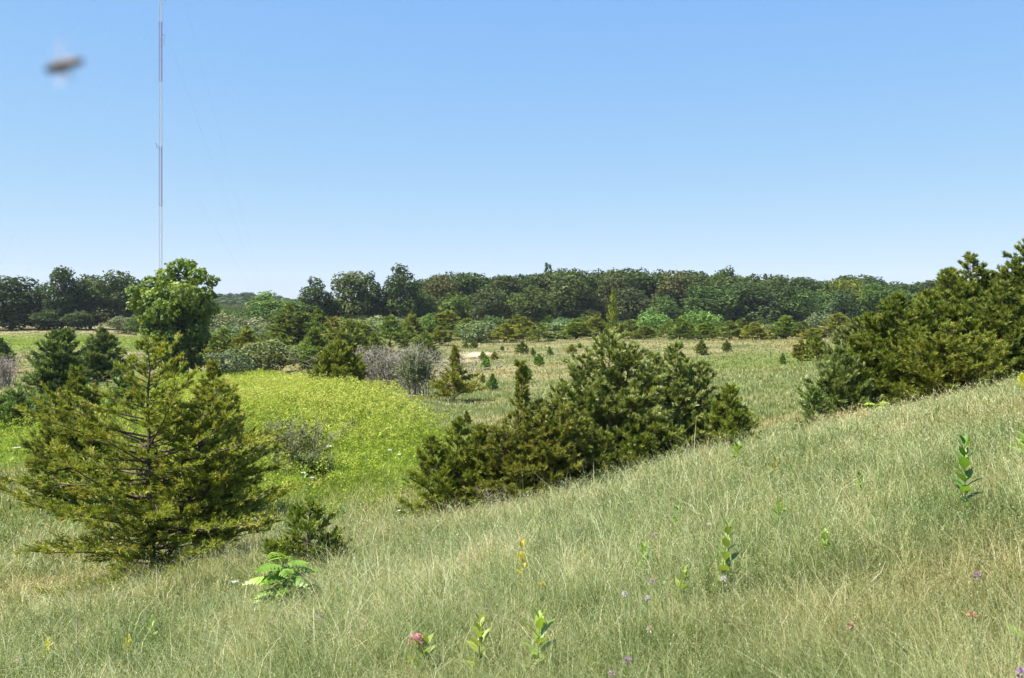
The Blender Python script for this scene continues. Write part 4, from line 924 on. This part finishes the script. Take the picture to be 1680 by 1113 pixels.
for sg in (1, -1):
    b = Batch(); n = 9; t = np.linspace(0, 1, n); w = .0030 * np.sin(PI * np.clip(t, .04, .97)) ** .6
    c = np.stack([-.0025 - .001 * t, sg * .004 * t, (.012 if sg > 0 else -.009) * t], 1)
    v = np.concatenate([c - np.stack([w, 0 * w, 0 * w], 1) * .7, c + np.stack([w, 0 * w, 0 * w], 1)])
    b.add(v, .5, quads=[(k, k + 1, n + k + 1, n + k) for k in range(n - 1)])
    obj('wing', b.mesh('insect_wing', M['wing'], True), ins)
for k in range(6):
    b = Batch(); x = -.004 + .0014 * (k // 2); sy = 1 if k % 2 else -1
    tube(b, np.array([[x, sy * .001, -.0015], [x + .0004, sy * .003, -.003], [x + .001, sy * .0034, -.005]]), .00018, 4)
    obj('leg', b.mesh('insect_leg', M['insect_dark'], True), ins)

# ------------------------------------------------------------------ the air
hb = Batch()
x0, x1, y0, y1, z0, z1 = -3000, 3000, -200, 4500, -40, 158
hb.add([(x0,y0,z0),(x1,y0,z0),(x1,y1,z0),(x0,y1,z0),(x0,y0,z1),(x1,y0,z1),(x1,y1,z1),(x0,y1,z1)], .5, quads=[(0,3,2,1),(4,5,6,7),(0,1,5,4),(1,2,6,5),(2,3,7,6),(3,0,4,7)])
hm, hn = new_mat('haze'); ho = nd(hn, 'ShaderNodeOutputMaterial'); pv = nd(hn, 'ShaderNodeVolumePrincipled'); pv.inputs['Density'].default_value = .00007; pv.inputs['Color'].default_value = (.8,.88,1,1)
hn.links.new(pv.outputs[0], ho.inputs['Volume'])
h = obj('haze', hb.mesh('haze', hm)); h['kind']='stuff'; h['label']='thin summer haze in the air'

# ------------------------------------------------------------------ camera, light, sky
cam = bpy.data.cameras.new('camera'); co = bpy.data.objects.new('camera', cam); C.objects.link(co)
co.location = (0, 0, 0); co.rotation_euler = (PI / 2, 0, 0)
cam.sensor_width = 36; cam.lens = 36 * F / 1680; cam.shift_y = (HY - 556.5) / 1680
cam.clip_start = .02; cam.clip_end = 9000
cam.dof.use_dof = True; cam.dof.focus_distance = 30; cam.dof.aperture_fstop = 9
bpy.context.scene.camera = co
AZ, EL = R(-106), R(60)
S = Vector((math.sin(AZ) * math.cos(EL), math.cos(AZ) * math.cos(EL), math.sin(EL)))
sun = bpy.data.lights.new('sun', 'SUN'); so = bpy.data.objects.new('sun', sun); C.objects.link(so)
sun.energy = 5.0; sun.angle = R(.53); sun.color = (1, .955, .88)
so.rotation_euler = S.to_track_quat('Z', 'Y').to_euler(); so.location = (-30, -10, 60)
W = bpy.data.worlds.new('World'); bpy.context.scene.world = W; W.use_nodes = True
nt = W.node_tree; skyn = nt.nodes.new('ShaderNodeTexSky'); skyn.sky_type = 'NISHITA'; skyn.sun_disc = False
skyn.sun_elevation = EL; skyn.sun_rotation = AZ; skyn.altitude = 200; skyn.air_density = 1.0; skyn.dust_density = .2; skyn.ozone_density = 2.0
EXPO = 1.48
sep = nt.nodes.new('ShaderNodeSeparateColor'); cmb = nt.nodes.new('ShaderNodeCombineColor'); nt.links.new(skyn.outputs[0], sep.inputs[0])
STR = .1
for ch, (a, g) in enumerate(((2.62, .70), (1.90, .46), (.97, .02))):    # a softer, bluer clear sky: per-channel contrast of the sky texture
    pw = nt.nodes.new('ShaderNodeMath'); pw.operation = 'POWER'; pw.inputs[1].default_value = g; nt.links.new(sep.outputs[ch], pw.inputs[0])
    ml = nt.nodes.new('ShaderNodeMath'); ml.operation = 'MULTIPLY'; ml.inputs[1].default_value = a * .02 ** g / (STR * 2 ** EXPO)
    nt.links.new(pw.outputs[0], ml.inputs[0]); nt.links.new(ml.outputs[0], cmb.inputs[ch])
nt.links.new(cmb.outputs[0], nt.nodes['Background'].inputs[0]); nt.nodes['Background'].inputs[1].default_value = STR
sc = bpy.context.scene
sc.view_settings.view_transform = 'Standard'; sc.view_settings.look = 'None'; sc.view_settings.gamma = 1; sc.view_settings.exposure = EXPO
sc.render.engine = 'CYCLES'; sc.cycles.max_bounces = 6; sc.cycles.transparent_max_bounces = 8; sc.cycles.transmission_bounces = 3
sc.cycles.use_denoising = True
